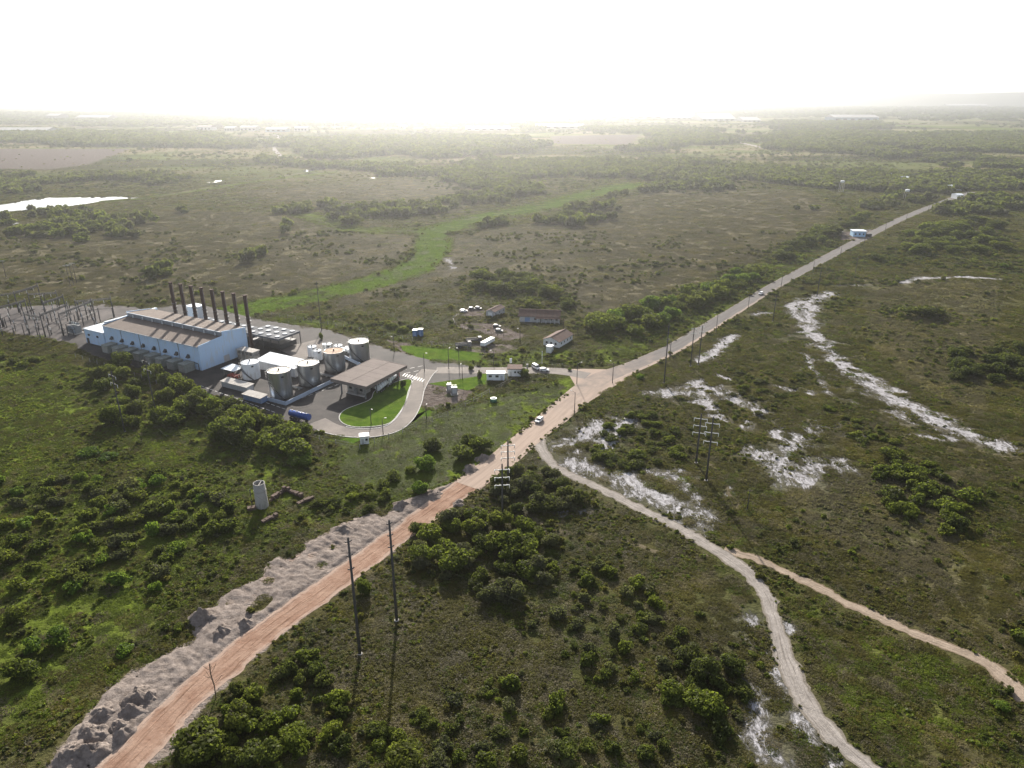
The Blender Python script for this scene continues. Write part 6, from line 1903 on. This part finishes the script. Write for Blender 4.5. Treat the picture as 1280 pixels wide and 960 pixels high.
# ------------------------------------------------------------------ distant buildings
def block(name, lab, cat, px, wpx, hpx, m, rm, depth=None, rz=0.0, group='far buildings', nwin=0):
    p = g(*px)
    k = mpp(*px)
    w, h = wpx * k, hpx * k
    d = depth or w * 0.5
    o = thing(name, lab, cat, p, rz, group)
    MB().box((0, d / 2, h / 2), (w, d, h)).build('wall', m, o)
    MB().extrude([(-d * 0.03, h + 0.05), (d / 2, h + 0.1 * d), (d * 1.03, h + 0.05)], -w * 0.51, w * 0.51).build('roof', rm, o)
    for i in range(nwin):
        MB().box((-w / 2 + w * (i + 0.5) / nwin, -0.1, h * 0.45), (w / nwin * 0.5, 0.2, h * 0.4)).build('window', M['dark'], o)
    return o


FARB = [
    # far roofs
    ('warehouse', 'long pale warehouse at the far left edge beyond the trees', 'warehouse', (20, 167), 80, 4.5, 'whiteroof', 'whiteroof', 60), ('warehouse', 'white sheds end right of the long far left warehouse', 'warehouse', (58, 166), 10, 4, 'white', 'whiteroof', 40),
    ('far_house', 'dark roofed far shed left of the bright roofs', 'building', (255, 163), 18, 4, 'greywall', 'hallroof', 50), ('far_house', 'first bright roofed building in the left distance', 'building', (287, 164), 13, 4, 'white', 'whiteroof', 40), ('far_house', 'second bright roofed building in the left distance', 'building', (310, 164), 20, 4.5, 'white', 'whiteroof', 45), ('far_house', 'long bluish roofed building in the left distance', 'building', (345, 165), 26, 3.5, 'bluebuild', 'whiteroof', 40), ('far_house', 'bright roofed building right of the bluish roof', 'building', (376, 164), 16, 4, 'white', 'whiteroof', 40),
    ('far_factory', 'pale factory block under the left horizon', 'building', (66, 151), 16, 6, 'white', 'whiteroof', 80), ('far_factory', 'long low factory near the left horizon', 'building', (115, 151), 40, 4, 'white', 'whiteroof', 90),
    ('greenhouse_row', 'leftmost long white roof near the horizon right of centre', 'greenhouse', (795, 148), 66, 2.0, 'white', 'whiteroof', 220), ('greenhouse_row', 'middle long white roof near the horizon', 'greenhouse', (852, 149), 40, 2.0, 'white', 'whiteroof', 200), ('greenhouse_row', 'rightmost long white roof near the horizon', 'greenhouse', (898, 151), 42, 2.4, 'white', 'whiteroof', 200), ('greenhouse_row', 'short white roof ending the horizon row', 'greenhouse', (940, 152.5), 22, 2.0, 'white', 'whiteroof', 120),
    ('far_factory', 'long bluish shed in the right distance', 'building', (1070, 152), 56, 5, 'bluebuild', 'whiteroof', 100), ('far_factory', 'white buildings at the far right under the horizon', 'building', (1210, 134), 50, 2.2, 'white', 'whiteroof', 120), ('far_factory', 'pale factory below the glare in the centre', 'building', (700, 161), 60, 3, 'white', 'whiteroof', 70), ('far_factory', 'bright long roofs left of the centre glare', 'building', (610, 163), 56, 2.5, 'white', 'whiteroof', 60), ('far_house', 'small bright house in the centre haze', 'building', (503, 160), 10, 2.5, 'white', 'whiteroof', 30), ('far_house', 'small pale house above the bluish roof', 'building', (422, 156), 8, 2, 'white', 'whiteroof', 30)]
for nm, lab, cat, px, w, h, m, rm, dep in FARB:
    block(nm, lab, cat, px, w, h, M[{'white': 'farwall', 'bluebuild': 'farblue'}.get(m, m)], M['farroof' if rm == 'whiteroof' else rm], dep, nwin=4 if w < 30 else 6)
bb = thing('blue_house', 'light blue house beside the asphalt road in the distance', 'house', g(1074, 296), math.radians(-6))
k = mpp(1074, 296)
MB().box((0, 4, 2.2), (15 * k, 8, 4.4)).build('wall', M['bluebuild'], bb)
MB().box((0, 4, 4.6), (16.5 * k, 9.4, 0.35)).build('roof', M['whiteroof'], bb)
MB().box((12 * k, 3, 1.2), (6 * k, 5, 2.4)).build('side_shed', M['dark'], bb)
for x in (-3.2, 0.0, 3.2):
    MB().box((x, -0.03, 2.2), (1.2, 0.08, 1.2)).build('window', M['dark'], bb)
for (px, h, lab) in (((1051, 240), 11, 'white lattice water tower left of the road end'), ((1132, 250), 9, 'short white tower near the end of the asphalt road')):
    o = thing('far_water_tower', lab, 'water tower', g(*px))
    for sx in (-1, 1):
        for sy in (-1, 1):
            MB().box((sx * 2.0, sy * 2.0, h / 2), (0.35, 0.35, h)).build('leg', M['concrete2'], o)
    MB().cyl((0, 0, h), (0, 0, h + 2.6), 2.2, 2.2, 14).build('tank', M['white'], o)
for i, (px, w, lab) in enumerate((((1138, 227), 16, 'white roofed farm building beyond the road end'), ((1110, 224), 12, 'pale farm shed left of the white roofed farm'), ((1196, 238), 12, 'small pale building at the end of the asphalt road'), ((1200, 249), 8, 'bright kiosk where the asphalt road vanishes'))):
    block('farm_building', lab, 'building', px, w, 5, M['white'], M['whiteroof'], 12, nwin=3)
mast = thing('radio_mast', 'slim tall radio mast on the left horizon', 'mast', g(164, 134))
MB().cyl((0, 0, 0), (0, 0, 130), 5, 1.5, 6).build('lattice', M['darksteel'], mast)
MB().cyl((0, 0, 130), (0, 0, 150), 0.8, 0.5, 6).build('antenna', M['darksteel'], mast)
rr = random.Random(9)
for i, x in enumerate((205, 217, 252, 259, 271, 283, 415, 432, 446, 505, 520, 548, 553, 640, 690)):
    o = thing('refinery_stack', 'hazy refinery chimney on the horizon, number %s from the left' % 'one two three four five six seven eight nine ten eleven twelve thirteen fourteen fifteen'.split()[i], 'chimney', g(x, 139 + rr.uniform(-2, 3)), 0, 'refinery chimneys')
    h = rr.uniform(55, 95)
    MB().cyl((0, 0, 0), (0, 0, h), 6, 3, 8).build('shaft', M['concrete'], o)
    MB().box((14, 0, 10), (30, 20, 20)).build('process_unit', M['steel'], o)

# distant hills
hx = np.linspace(-12500, 12500, 520)
hy = np.linspace(7000, 9400, 14)
HX, HY = np.meshgrid(hx, hy)
P = np.stack([HX.ravel(), HY.ravel()], 1)
nzz = vnoise(P, 1 / 900, 31)
prof = np.sin(np.pi * (HY.ravel() - 7000) / 2400)
side = np.interp(HX.ravel(), [-12500, -6000, -1000, 1500, 4500, 12500], [84, 88, 78, 88, 122, 150])
bump = 70 * np.exp(-((HX.ravel() - 2620) / 190) ** 2) + 40 * np.exp(-((HX.ravel() - 2000) / 320) ** 2)
Z = np.clip(prof * (side + 70 * (nzz - 0.5) + bump) - 1.0, -0.9, 172)
ii = np.arange(len(P)).reshape(HX.shape)
Q = np.stack([ii[:-1, :-1], ii[:-1, 1:], ii[1:, 1:], ii[1:, :-1]], -1).reshape(-1, 4)
t_ = NT('wooded_hill')
_n1 = t_.noise(t_.pos(), 0.01, 6, 0.7)
M['hill'] = t_.bsdf(t_.mix(_n1, (0.035, 0.05, 0.02), (0.09, 0.095, 0.045)), 0.95, 0, _n1, 0.6, 20)
hills = obj('hills', np_mesh('hills', np.c_[P, Z], Q), M['hill'])
struct(hills)
hills.data.polygons.foreach_set('use_smooth', [True] * len(hills.data.polygons))

# ------------------------------------------------------------------ haze
t_ = NT('haze_air')
_v = t_.n('VolumePrincipled', {'Color': (0.72, 0.74, 0.76, 1), 'Density': 1.4e-4, 'Anisotropy': 0.82})
t_.t.links.new(_v.outputs[0], t_.out.inputs['Volume'])
hz = MB().box((0, 6150, 94), (28400, 15300, 190)).build('haze', t_.m)
struct(hz, 'stuff')
tag(hz, 'pale sunlit haze over the whole plain', 'haze')
hz.display_type = 'WIRE'
